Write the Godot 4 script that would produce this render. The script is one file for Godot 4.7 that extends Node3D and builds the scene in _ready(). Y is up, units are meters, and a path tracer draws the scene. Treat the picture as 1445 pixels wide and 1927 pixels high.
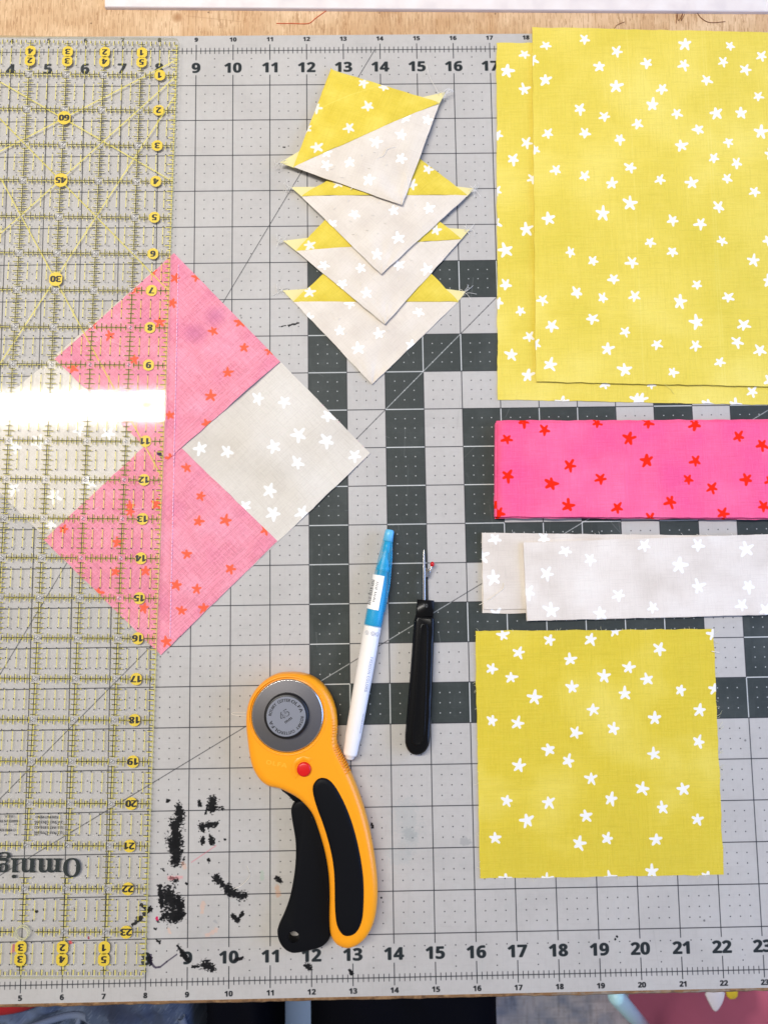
extends Node3D
# A sewing table seen from above. Plan coordinates are inches on the cutting mat: x to the right, row towards the viewer, h above the mat.

const INCH := 0.0254
var M := {}
var org := Vector3.ZERO
var glyphs := {}
var taken := {}
var noise := FastNoiseLite.new()
var rng := RandomNumberGenerator.new()

func V(a: Array) -> PackedVector2Array:
	var o := PackedVector2Array()
	for i in range(0, a.size(), 2):
		o.append(Vector2(a[i], a[i + 1]))
	return o

func W(p: Vector2, h: float) -> Vector3:
	return Vector3((p.x - 13.5) * INCH, h * INCH, (p.y - 12.0) * INCH)

# ---------------------------------------------------------------- nodes
func numbered(called: String) -> String:
	var n: int = taken.get(called, 0)
	taken[called] = n + 1
	return called if n == 0 else "%s_%03d" % [called, n]

func thing(called: String, label: String, category: String, at: Vector2, h := 0.0, group := "") -> Node3D:
	var o := Node3D.new()
	o.name = numbered(called)
	add_child(o)
	o.position = W(at, h)
	org = o.position
	o.set_meta("label", label)
	o.set_meta("category", category)
	if group != "":
		o.set_meta("group", group)
	return o

func piece(called: String, mesh: Mesh, material: Material, parent: Node3D, stuff := false) -> MeshInstance3D:
	var o := MeshInstance3D.new()
	o.name = called
	o.mesh = mesh
	o.material_override = material
	parent.add_child(o, true)
	if stuff:
		o.set_meta("kind", "stuff")
	return o

func part(called: String, st: SurfaceTool, material: Material, parent: Node3D, stuff := false) -> MeshInstance3D:
	st.generate_normals()
	return piece(called, st.commit(), material, parent, stuff)

# ---------------------------------------------------------------- materials
func paint_mat(called: String, c: Color, rough := 0.6, metal := 0.0, tex: Texture2D = null) -> StandardMaterial3D:
	var m := StandardMaterial3D.new()
	m.resource_name = called
	m.albedo_color = c
	m.roughness = rough
	m.metallic = metal
	m.albedo_texture = tex
	M[called] = m
	return m

func rgb(r: float, g: float, b: float, a := 1.0) -> Color:
	return Color(r / 255.0, g / 255.0, b / 255.0, a)

# ---------------------------------------------------------------- mesh building
func begin() -> SurfaceTool:
	var st := SurfaceTool.new()
	st.begin(Mesh.PRIMITIVE_TRIANGLES)
	return st

func tri(st: SurfaceTool, a: Vector3, b: Vector3, c: Vector3) -> void:   # counter-clockwise seen from outside
	st.add_vertex(a - org)
	st.add_vertex(c - org)
	st.add_vertex(b - org)

func quad(st: SurfaceTool, a: Vector3, b: Vector3, c: Vector3, d: Vector3) -> void:
	tri(st, a, b, c)
	tri(st, a, c, d)

func clean(poly: PackedVector2Array) -> PackedVector2Array:   # always the same turn: counter-clockwise seen from above (rows grow towards the viewer)
	var s := 0.0
	for i in poly.size():
		s += poly[i].cross(poly[(i + 1) % poly.size()])
	if s > 0.0:
		poly.reverse()
	return poly

func smooth(poly: PackedVector2Array, times := 2) -> PackedVector2Array:
	for k in times:
		var o := PackedVector2Array()
		for i in poly.size():
			var a := poly[i]
			var b := poly[(i + 1) % poly.size()]
			o.append(a.lerp(b, 0.25))
			o.append(a.lerp(b, 0.75))
		poly = o
	return poly

func inset(poly: PackedVector2Array, d: float) -> PackedVector2Array:
	var o := PackedVector2Array()
	var n := poly.size()
	for i in n:
		var e1 := (poly[i] - poly[(i + n - 1) % n]).normalized()
		var e2 := (poly[(i + 1) % n] - poly[i]).normalized()
		var t := (e1 + e2).normalized()
		o.append(poly[i] + Vector2(t.y, -t.x) * d)
	return o

# evenly spaced points along a closed outline
func even(poly: PackedVector2Array, step: float) -> PackedVector2Array:
	var o := PackedVector2Array()
	var left := 0.0
	for i in poly.size():
		var a := poly[i]
		var b := poly[(i + 1) % poly.size()]
		var l := a.distance_to(b)
		var d := left
		while d < l:
			o.append(a.lerp(b, d / l))
			d += step
		left = d - l
	return o

func calm(poly: PackedVector2Array) -> PackedVector2Array:
	var o := PackedVector2Array()
	var n := poly.size()
	for i in n:
		o.append(poly[i] * 0.5 + (poly[(i + 1) % n] + poly[(i + n - 1) % n]) * 0.25)
	return o

func cap(st: SurfaceTool, poly: PackedVector2Array, h: float, up := true, hf = null) -> void:
	var ix := Geometry2D.triangulate_polygon(poly)
	for i in range(0, ix.size(), 3):
		var p := [poly[ix[i]], poly[ix[i + 1]], poly[ix[i + 2]]]
		var turn := ((p[1] as Vector2) - (p[0] as Vector2)).cross((p[2] as Vector2) - (p[0] as Vector2))
		if (turn > 0.0) == up:
			p.reverse()
		tri(st, W(p[0], h), W(p[1], h), W(p[2], h))

# outline with rings of [inset, height] from the bottom to the top
func puff(st: SurfaceTool, poly: PackedVector2Array, rings: Array, with_bottom := true, soft := false) -> void:
	poly = clean(poly)
	st.set_smooth_group(1)
	var last := PackedVector2Array()
	var lh := 0.0
	var ring := poly
	var done := 0.0
	for k in rings.size():
		if k > 0 and rings[k][0] > done and soft:
			var steps := int(ceil((rings[k][0] - done) / 0.012))
			for q in steps:
				ring = calm(inset(ring, (rings[k][0] - done) / steps))
		else:
			ring = inset(poly, rings[k][0])
		done = rings[k][0]
		var h: float = rings[k][1]
		if k == 0:
			if with_bottom:
				cap(st, ring, h, false)
		else:
			for i in ring.size():
				var j := (i + 1) % ring.size()
				quad(st, W(last[i], lh), W(last[j], lh), W(ring[j], h), W(ring[i], h))
		last = ring
		lh = h
	cap(st, last, lh, true)

func round_poly(c: Vector2, r: float, n := 32) -> PackedVector2Array:
	var o := PackedVector2Array()
	for i in n:
		o.append(c + Vector2(cos(TAU * i / n), sin(TAU * i / n)) * r)
	return o

func slab(st: SurfaceTool, poly: PackedVector2Array, h0: float, h1: float, soft := 0.01) -> void:
	puff(st, poly, [[soft, h0], [0.0, h0 + soft], [0.0, h1 - soft], [soft, h1]])

# turned shape along an axis; profile of [along 0..1, radius in inches]
func lathe(st: SurfaceTool, a: Vector3, b: Vector3, profile: Array, sides := 24, sm := 1) -> void:
	st.set_smooth_group(sm)
	var ax := (b - a).normalized()
	var u := ax.cross(Vector3.UP if absf(ax.y) < 0.9 else Vector3.RIGHT).normalized()
	var v := ax.cross(u)
	var prev := []
	for k in profile.size():
		var c := a.lerp(b, profile[k][0])
		var r: float = profile[k][1] * INCH
		var ring := []
		for i in sides:
			ring.append(c + (u * cos(TAU * i / sides) + v * sin(TAU * i / sides)) * r)
		if k > 0:
			for i in sides:
				var j := (i + 1) % sides
				quad(st, prev[i], prev[j], ring[j], ring[i])
		else:
			for i in sides:
				tri(st, c, ring[(i + 1) % sides], ring[i])
		prev = ring
		if k == profile.size() - 1:
			for i in sides:
				tri(st, c, ring[i], ring[(i + 1) % sides])

func curve_points(pts: Array, per := 6) -> Array:
	var o := []
	var n := pts.size()
	for i in n - 1:
		var p0: Vector3 = pts[maxi(i - 1, 0)]
		var p1: Vector3 = pts[i]
		var p2: Vector3 = pts[i + 1]
		var p3: Vector3 = pts[mini(i + 2, n - 1)]
		for k in per:
			o.append(p1.cubic_interpolate(p2, p0, p3, float(k) / per))
	o.append(pts[n - 1])
	return o

func tube(st: SurfaceTool, pts: Array, radii: Array, sides := 6) -> void:   # points in metres, radii in inches (one, or one for each point)
	st.set_smooth_group(1)
	var prev := []
	for k in pts.size():
		var d: Vector3 = (pts[mini(k + 1, pts.size() - 1)] - pts[maxi(k - 1, 0)]).normalized()
		var u := d.cross(Vector3.UP if absf(d.y) < 0.95 else Vector3.RIGHT).normalized()
		var v := d.cross(u)
		var r: float = (radii[k] if radii.size() > 1 else radii[0]) * INCH
		var ring := []
		for i in sides:
			ring.append(pts[k] + (u * cos(TAU * i / sides) + v * sin(TAU * i / sides)) * r)
		if k > 0:
			for i in sides:
				var j := (i + 1) % sides
				quad(st, prev[i], prev[j], ring[j], ring[i])
		prev = ring

func ribbon(st: SurfaceTool, a: Vector2, b: Vector2, w: float, h: float) -> void:   # a flat printed line
	var s := (b - a).normalized().orthogonal() * (w * 0.5)
	quad(st, W(a + s, h), W(b + s, h), W(b - s, h), W(a - s, h))

func flat_poly(st: SurfaceTool, poly: PackedVector2Array, h: float) -> void:
	cap(st, clean(poly), h, true)

# ---------------------------------------------------------------- lettering
# front triangles of a text, centred, capital height 1, y up
func letters(text: String, face := "Droid Sans", weight := 700) -> PackedVector2Array:
	var key := text + face + str(weight)
	if glyphs.has(key):
		return glyphs[key]
	var f := SystemFont.new()
	f.font_names = PackedStringArray([face])
	f.font_weight = weight
	var t := TextMesh.new()
	t.font = f
	t.font_size = 64
	t.pixel_size = 0.01
	t.depth = 0.0
	t.curve_step = 1.0
	t.text = text
	var arr := t.surface_get_arrays(0)
	var v: PackedVector3Array = arr[Mesh.ARRAY_VERTEX]
	var ix: PackedInt32Array = arr[Mesh.ARRAY_INDEX] if arr[Mesh.ARRAY_INDEX] != null else PackedInt32Array(range(v.size()))
	var nn: PackedVector3Array = arr[Mesh.ARRAY_NORMAL]
	var o := PackedVector2Array()
	var lo := Vector2(1e9, 1e9)
	var hi := -lo
	for i in range(0, ix.size() - 2, 3):
		if nn[ix[i]].z < 0.5:
			continue
		for k in 3:
			var p := Vector2(v[ix[i + k]].x, v[ix[i + k]].y)
			o.append(p)
			lo = lo.min(p)
			hi = hi.max(p)
	var tall := 0.64 * 0.714
	for i in o.size():
		o[i] = (o[i] - (lo + hi) * 0.5) / tall
	glyphs[key] = o
	return o

func print_text(st: SurfaceTool, text: String, at: Vector2, size: float, right: Vector2, h: float, face := "Droid Sans", stretch := 1.0, weight := 700) -> void:
	var up := Vector2(right.y, -right.x)
	var t := letters(text, face, weight)
	for i in range(0, t.size(), 3):
		var p := []
		for k in 3:
			p.append(W(at + right * t[i + k].x * size * stretch + up * t[i + k].y * size, h))
		var n: Vector3 = (p[1] - p[0]).cross(p[2] - p[0])
		if n.y > 0.0:
			tri(st, p[0], p[1], p[2])
		else:
			tri(st, p[0], p[2], p[1])

# ---------------------------------------------------------------- textures
class Sheet:   # a picture of a flat print; coordinates in inches from its corner
	var im: Image
	var ppi: float
	var o: Vector2
	var w: int
	var h: int

	func _init(corner: Vector2, size: Vector2, density: float, c: Color) -> void:
		o = corner
		ppi = density
		w = int(ceil(size.x * density))
		h = int(ceil(size.y * density))
		im = Image.create_empty(w, h, false, Image.FORMAT_RGBA8)
		im.fill(c)

	func dab(x: int, y: int, c: Color, a: float) -> void:
		if a <= 0.0 or x < 0 or y < 0 or x >= w or y >= h:
			return
		im.set_pixel(x, y, c if a >= 0.995 else im.get_pixel(x, y).lerp(c, a))

	func box(a: Vector2, b: Vector2, c: Color, alpha := 1.0) -> void:   # upright box with soft edges
		var p := (a - o) * ppi
		var q := (b - o) * ppi
		if q.x <= 0.0 or q.y <= 0.0 or p.x >= w or p.y >= h:
			return
		var x0 := int(floor(p.x))
		var x1 := int(ceil(q.x))
		var y0 := int(floor(p.y))
		var y1 := int(ceil(q.y))
		var ix0 := int(ceil(p.x))
		var ix1 := int(floor(q.x))
		var iy0 := int(ceil(p.y))
		var iy1 := int(floor(q.y))
		if alpha >= 0.995 and ix1 > ix0 and iy1 > iy0:
			im.fill_rect(Rect2i(ix0, iy0, ix1 - ix0, iy1 - iy0).intersection(Rect2i(0, 0, w, h)), c)
		for y in range(maxi(y0, 0), mini(y1, h)):
			var cy := minf(q.y, y + 1.0) - maxf(p.y, y)
			for x in range(maxi(x0, 0), mini(x1, w)):
				if alpha >= 0.995 and x >= ix0 and x < ix1 and y >= iy0 and y < iy1:
					continue
				dab(x, y, c, alpha * cy * (minf(q.x, x + 1.0) - maxf(p.x, x)))

	func dot(at: Vector2, r: float, c: Color, alpha := 1.0) -> void:
		var p := (at - o) * ppi
		var rr := r * ppi
		for y in range(int(p.y - rr - 1), int(p.y + rr + 2)):
			for x in range(int(p.x - rr - 1), int(p.x + rr + 2)):
				dab(x, y, c, alpha * clampf(rr - p.distance_to(Vector2(x + 0.5, y + 0.5)) + 0.5, 0.0, 1.0))

	func line(a: Vector2, b: Vector2, width: float, c: Color, alpha := 1.0) -> void:
		var p := (a - o) * ppi
		var q := (b - o) * ppi
		var r := width * ppi * 0.5
		var d := q - p
		var l := maxf(d.length_squared(), 1e-6)
		var tall := absf(d.y) > absf(d.x)
		var n := int(maxf(absf(d.x), absf(d.y))) + 1
		var reach := r * sqrt(l) / maxf(maxf(absf(d.x), absf(d.y)), 1e-6) + 1.5
		for i in n + 1:
			var m := p.lerp(q, float(i) / n)
			for k in range(-int(ceil(reach)), int(ceil(reach)) + 1):
				var x := int(floor(m.x)) + (k if tall else 0)
				var y := int(floor(m.y)) + (0 if tall else k)
				var s := Vector2(x + 0.5, y + 0.5)
				var along := clampf((s - p).dot(d) / l, 0.0, 1.0)
				dab(x, y, c, alpha * clampf(r - s.distance_to(p + d * along) + 0.5, 0.0, minf(1.0, width * ppi)) * (0.75 if n > 3 else 1.0))

	# polygons filled together (they may touch), soft edges
	func fill(polys: Array, c: Color, alpha := 1.0) -> void:
		var lo := Vector2(1e9, 1e9)
		var hi := -lo
		var px := []
		for poly in polys:
			var t := PackedVector2Array()
			for v: Vector2 in poly:
				var s := (v - o) * ppi
				t.append(s)
				lo = lo.min(s)
				hi = hi.max(s)
			px.append(t)
		var x0 := maxi(int(floor(lo.x)), 0)
		var y0 := maxi(int(floor(lo.y)), 0)
		var x1 := mini(int(ceil(hi.x)) + 1, w)
		var y1 := mini(int(ceil(hi.y)) + 1, h)
		if x1 <= x0 or y1 <= y0:
			return
		var bw := x1 - x0
		for y in range(y0, y1):
			var cov := PackedFloat32Array()
			cov.resize(bw)
			var any := false
			for sub in 4:
				var sy := y + (sub + 0.5) * 0.25
				for t: PackedVector2Array in px:
					var xs := PackedFloat32Array()
					var n := t.size()
					for i in n:
						var a := t[i]
						var b := t[(i + 1) % n]
						if (a.y <= sy) != (b.y <= sy):
							xs.append(a.x + (b.x - a.x) * (sy - a.y) / (b.y - a.y))
					if xs.size() < 2:
						continue
					xs.sort()
					for k in range(0, xs.size() - 1, 2):
						var u := maxf(xs[k] - x0, 0.0)
						var e := minf(xs[k + 1] - x0, bw)
						if e <= u:
							continue
						any = true
						var iu := int(u)
						var ie := mini(int(e), bw - 1)
						if iu == ie:
							cov[iu] += (e - u) * 0.25
						else:
							cov[iu] += (iu + 1 - u) * 0.25
							cov[ie] += (e - ie) * 0.25
							for x in range(iu + 1, ie):
								cov[x] += 0.25
			if any:
				for x in bw:
					if cov[x] > 0.004:
						dab(x0 + x, y, c, alpha * minf(cov[x], 1.0))

	func lay(tile: Image, from := Vector2i.ZERO) -> void:   # repeat a see-through tile over the whole sheet
		var s := tile.get_size()
		for y in range(-from.y, h, s.y):
			for x in range(-from.x, w, s.x):
				im.blend_rect(tile, Rect2i(Vector2i.ZERO, s), Vector2i(x, y))

	func texture() -> ImageTexture:
		return ImageTexture.create_from_image(im)

func sheet_text(s: Sheet, text: String, at: Vector2, size: float, c: Color, stretch := 1.0, right := Vector2.RIGHT, alpha := 1.0, face := "Droid Sans", bold := 0.0) -> void:
	var up := Vector2(right.y, -right.x)
	var t := letters(text, face)
	var polys := []
	for i in range(0, t.size(), 3):
		var p := PackedVector2Array()
		for k in 3:
			p.append(at + right * t[i + k].x * size * stretch + up * t[i + k].y * size)
		polys.append(p)
	s.fill(polys, c, alpha)
	if bold > 0.0:
		for d in [Vector2(bold, 0), Vector2(-bold, 0), Vector2(0, bold * 0.6), Vector2(0, -bold * 0.6)]:
			var moved := []
			for p: PackedVector2Array in polys:
				var m := PackedVector2Array()
				for v in p:
					m.append(v + d)
				moved.append(m)
			s.fill(moved, c, alpha)

# see-through tile of woven threads
func weave_tile(side: int, strength: float, count: int, seed_: int, lightness := 1.0) -> Image:
	var r := RandomNumberGenerator.new()
	r.seed = seed_
	var im := Image.create_empty(side, side, false, Image.FORMAT_RGBA8)
	im.fill(Color(0, 0, 0, 0))
	for i in count:
		var long := r.randi_range(5, int(side * 0.16))
		var c := Color(1, 1, 1, strength * r.randf_range(0.2, 1.0) * lightness) if r.randf() < 0.5 else Color(0.12, 0.08, 0.05, strength * r.randf_range(0.2, 0.9))
		var x := r.randi_range(0, side)
		var y := r.randi_range(0, side)
		if r.randf() < 0.5:
			im.fill_rect(Rect2i(x, y, long, 1), c)
		else:
			im.fill_rect(Rect2i(x, y, 1, long), c)
	return im

# see-through cloudy tile from noise
func cloud_tile(side: int, cells: float, dark: Color, light: Color, seed_: int, out_w: int, out_h: int) -> Image:
	var n := FastNoiseLite.new()
	n.seed = seed_
	n.frequency = cells / side
	n.fractal_octaves = 4
	var im := Image.create_empty(side, side, false, Image.FORMAT_RGBA8)
	for y in side:
		for x in side:
			var v := clampf(n.get_noise_2d(x, y) * 1.8, -1.0, 1.0)
			var c := light if v > 0.0 else dark
			im.set_pixel(x, y, Color(c.r, c.g, c.b, c.a * absf(v)))
	im.resize(out_w, out_h, Image.INTERPOLATE_CUBIC)
	return im

func star(c: Vector2, r: float, down: bool, seed_: int, spin := 99.0) -> PackedVector2Array:
	var g := RandomNumberGenerator.new()
	g.seed = 977 + seed_ * 31
	var o := PackedVector2Array()
	var turn := (PI * 0.5 if down else -PI * 0.5) + g.randf_range(-0.2, 0.2)
	if spin < 90.0:
		turn = spin + g.randf_range(-0.3, 0.3)
	for k in 5:
		var a := turn + TAU * k / 5.0 + g.randf_range(-0.16, 0.16)
		var l := r * 0.93 * g.randf_range(0.82, 1.16)
		var side := Vector2(-sin(a), cos(a))
		var d := Vector2(cos(a), sin(a))
		var wide := r * g.randf_range(0.15, 0.2)
		o.append(c + d * l * 0.82 - side * wide)
		o.append(c + d * l - side * wide * 0.55)
		o.append(c + d * l * 1.02 + side * wide * 0.5)
		o.append(c + d * l * 0.84 + side * wide)
		var b := a + TAU / 10.0
		o.append(c + Vector2(cos(b), sin(b)) * r * g.randf_range(0.36, 0.46))
	return o

# ---------------------------------------------------------------- cloth
# A piece of cloth laid out on four corners (plan inches; two may coincide), with a height function of (u, v), real thickness and slightly ragged edges.
# frame: the Sheet whose picture it wears, turned by ang about the sheet's corner point.
class Frame:
	var at: Vector2
	var ang: float
	var size: Vector2

	func _init(corners: PackedVector2Array, a: float) -> void:
		ang = a
		var lo := Vector2(1e9, 1e9)
		var hi := -lo
		for c in corners:
			var q := c.rotated(-a)
			lo = lo.min(q)
			hi = hi.max(q)
		at = lo - Vector2(0.1, 0.1)
		size = hi - lo + Vector2(0.2, 0.2)

	func local(p: Vector2) -> Vector2:
		return p.rotated(-ang) - at

	func uv(p: Vector2) -> Vector2:
		return local(p) / size

func cloth(k: PackedVector2Array, n: int, m: int, hf: Callable, fr: Frame, thick := 0.014, rag := 0.008, seed_ := 1) -> SurfaceTool:
	var st := begin()
	var top := []
	var uvs := []
	noise.frequency = 1.0
	for j in m + 1:
		for i in n + 1:
			var u := float(i) / n
			var v := float(j) / m
			var p := k[0].lerp(k[1], u).lerp(k[3].lerp(k[2], u), v)
			var q := p
			if i == 0 or i == n or j == 0 or j == m:
				p += Vector2(noise.get_noise_3d(q.x * 2.2, q.y * 2.2, seed_), noise.get_noise_3d(q.x * 2.2, q.y * 2.2, seed_ + 50.0)) * rag * 2.0
			var h: float = hf.call(u, v)
			top.append(W(p, h))
			uvs.append(fr.uv(q))
	st.set_smooth_group(1)
	for j in m:
		for i in n:
			var a := j * (n + 1) + i
			var b := a + 1
			var c := a + n + 2
			var d := a + n + 1
			for t in [[a, d, c], [a, c, b]]:
				if top[t[0]] == top[t[1]] or top[t[1]] == top[t[2]] or top[t[0]] == top[t[2]]:
					continue
				for x in [t[0], t[2], t[1]]:
					st.set_uv(uvs[x])
					st.add_vertex(top[x] - org)
	st.set_smooth_group(-1)
	var rim := []
	for i in n:
		rim.append(i)
	for j in m:
		rim.append(j * (n + 1) + n)
	for i in n:
		rim.append(m * (n + 1) + n - i)
	for j in m:
		rim.append((m - j) * (n + 1))
	var dn := Vector3(0, -thick * INCH, 0)
	for i in rim.size():
		var a: int = rim[i]
		var b: int = rim[(i + 1) % rim.size()]
		if top[a] == top[b]:
			continue
		st.set_uv(uvs[a])
		quad(st, top[a], top[b], top[b] + dn, top[a] + dn)
	st.set_smooth_group(2)
	for j in m:
		for i in n:
			var a := j * (n + 1) + i
			st.set_uv(uvs[a])
			if top[a] != top[a + 1]:
				tri(st, top[a] + dn, top[a + 1] + dn, top[a + n + 2] + dn)
			if top[a + n + 1] != top[a + n + 2]:
				tri(st, top[a] + dn, top[a + n + 2] + dn, top[a + n + 1] + dn)
	return st

func fabric_sheet(fr: Frame, base: Color, tile: Image, clouds: Image, stars: PackedVector2Array, ups: PackedVector2Array, star_color: Color, r: float, ppi := 100.0, spin := 99.0, star_alpha := 1.0) -> Sheet:
	var s := Sheet.new(Vector2.ZERO, fr.size, ppi, base)
	if clouds:
		s.lay(clouds)
	s.lay(tile, Vector2i(17, 31))
	var i := 0
	for p in stars:
		s.fill([star(fr.local(p), r * (0.86 + 0.05 * (i % 4)), true, i, spin)], star_color, star_alpha)
		i += 1
	for p in ups:
		s.fill([star(fr.local(p), r * (1.04 + 0.05 * (i % 3)), false, i, spin)], star_color, star_alpha)
		i += 1
	return s

func cloth_mat(called: String, s: Sheet, rough := 0.92) -> StandardMaterial3D:
	var m := paint_mat(called, Color.WHITE, rough, 0.0, s.texture())
	m.metallic_specular = 0.25
	m.rim_enabled = true
	m.rim = 0.12
	m.rim_tint = 0.5
	return m

# short loose threads along an edge
func fray(st: SurfaceTool, a: Vector2, b: Vector2, h: float, per_inch: float, longest: float, seed_: int, out := 1.0) -> void:
	var g := RandomNumberGenerator.new()
	g.seed = seed_
	var n := int(a.distance_to(b) * per_inch)
	var along := (b - a).normalized()
	var side := along.orthogonal() * out
	for i in n:
		var p := a.lerp(b, g.randf())
		var l := longest * pow(g.randf(), 2.0) + 0.02
		var d := (side + along * g.randf_range(-1.3, 1.3)).normalized()
		var bend := d.rotated(g.randf_range(-0.8, 0.8))
		tube(st, [W(p - d * 0.02, h), W(p + d * l * 0.5, h + g.randf_range(-0.005, 0.012)), W(p + d * l * 0.5 + bend * l * 0.5, maxf(h - 0.01, 0.006))], [0.0036], 3)

func thread(called: String, label: String, pts: PackedVector2Array, hs: Array, m: Material, r := 0.006) -> Node3D:
	var t := thing(called, label, "thread", pts[0], 0.0)
	var p := []
	for i in pts.size():
		p.append(W(pts[i], hs[i] if hs.size() > 1 else hs[0]))
	var st := begin()
	tube(st, curve_points(p, 8), [r], 5)
	part("strand", st, m, t)
	return t

# ---------------------------------------------------------------- setting
func camera_and_lights() -> void:
	var cam := Camera3D.new()
	cam.name = "camera"
	cam.transform = Transform3D(Basis(Vector3(0.9998457, 0.0090933, 0.0150280), Vector3(0.0141807, 0.0869897, -0.9961083), Vector3(-0.0103652, 0.9961677, 0.0868474)), W(Vector2(13.7387, 14.1811), 17.2505))
	cam.near = 0.01
	cam.far = 20.0
	var lens := CameraAttributesPhysical.new()
	lens.frustum_focal_length = 15.796
	lens.frustum_focus_distance = 0.44
	lens.exposure_aperture = 5.6
	cam.attributes = lens
	add_child(cam)
	cam.fov = 74.43
	cam.current = true
	var e := Environment.new()
	e.background_mode = Environment.BG_COLOR
	e.background_color = Color(0.83, 0.82, 0.81)
	e.background_energy_multiplier = 0.44
	e.tonemap_mode = Environment.TONE_MAPPER_LINEAR
	e.tonemap_exposure = 0.99
	e.sdfgi_enabled = true
	e.ssao_enabled = true
	e.ssil_enabled = true
	var w := WorldEnvironment.new()
	w.name = "room_light"
	w.environment = e
	add_child(w)
	# the ceiling tube light whose glare shows in the ruler
	var lamp := thing("ceiling_light", "long white ceiling tube light whose glare crosses the clear ruler", "light", Vector2(-9.0, -5.4), 61.0)
	var st := begin()
	st.set_smooth_group(-1)
	slab(st, V([-36, -8.2, 18, -8.2, 18, -2.6, -36, -2.6]), 61.6, 63.4, 0.2)
	part("housing", st, paint_mat("white_enamel", rgb(235, 235, 232), 0.5), lamp)
	st = begin()
	for z in [-6.28, -4.42]:
		lathe(st, W(Vector2(-35, z), 61.2), W(Vector2(17, z), 61.2), [[0.0, 0.5], [0.002, 0.68], [0.998, 0.68], [1.0, 0.5]], 20)
	var glow := paint_mat("lamp_tube", rgb(250, 250, 248), 0.4)
	glow.emission_enabled = true
	glow.emission = Color(1.0, 0.98, 0.95)
	glow.emission_energy_multiplier = 3.0
	part("glowing_tubes", st, glow, lamp)
	for z in [-6.28, -4.42]:
		var a := AreaLight3D.new()
		a.name = "tube_light"
		a.area_size = Vector2(52.0 * INCH, 1.35 * INCH)
		a.light_color = Color(1.0, 0.98, 0.95)
		a.light_energy = 1.6
		a.area_range = 6.0
		a.area_attenuation = 2.0
		a.shadow_enabled = true
		a.position = W(Vector2(-9.0, z), 60.4)
		a.rotation = Vector3(-PI / 2, 0, 0)
		add_child(a, true)
	# added unseen pane and light on the right for the cool tint
	var side_panel := thing("added_window", "added unseen glowing pane in a frame right of the table for a cool side light", "added_window", Vector2(52, 12), 1.0)
	st = begin()
	st.set_smooth_group(-1)
	for f in [[-6.0, 36.0, 0.0, 2.0], [-6.0, 36.0, 30.0, 32.0]]:
		slab(st, V([51.2, f[0], 53.4, f[0], 53.4, f[1], 51.2, f[1]]), f[2], f[3], 0.1)
	for z in [-6.0, 14.0, 34.0]:
		slab(st, V([51.3, z, 53.3, z, 53.3, z + 2.0, 51.3, z + 2.0]), 2.0, 30.0, 0.1)
	part("frame", st, M["white_enamel"], side_panel)
	st = begin()
	quad(st, W(Vector2(52.4, -4), 2), W(Vector2(52.4, 34), 2), W(Vector2(52.4, 34), 30), W(Vector2(52.4, -4), 30))
	var pane_glow := paint_mat("added_pane_glow", rgb(225, 232, 250), 0.3)
	pane_glow.emission_enabled = true
	pane_glow.emission = Color(0.72, 0.82, 1.0)
	pane_glow.emission_energy_multiplier = 0.8
	part("pane", st, pane_glow, side_panel)
	var b := AreaLight3D.new()
	b.name = "added_cool_light"
	b.area_size = Vector2(38.0 * INCH, 28.0 * INCH)
	b.light_color = Color(0.50, 0.68, 1.0)
	b.light_energy = 0.95
	b.area_range = 6.0
	b.area_attenuation = 2.0
	b.shadow_enabled = true
	b.position = W(Vector2(51.0, 15.0), 16.0)
	b.rotation = Vector3(0, PI / 2, 0)
	add_child(b)

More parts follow.
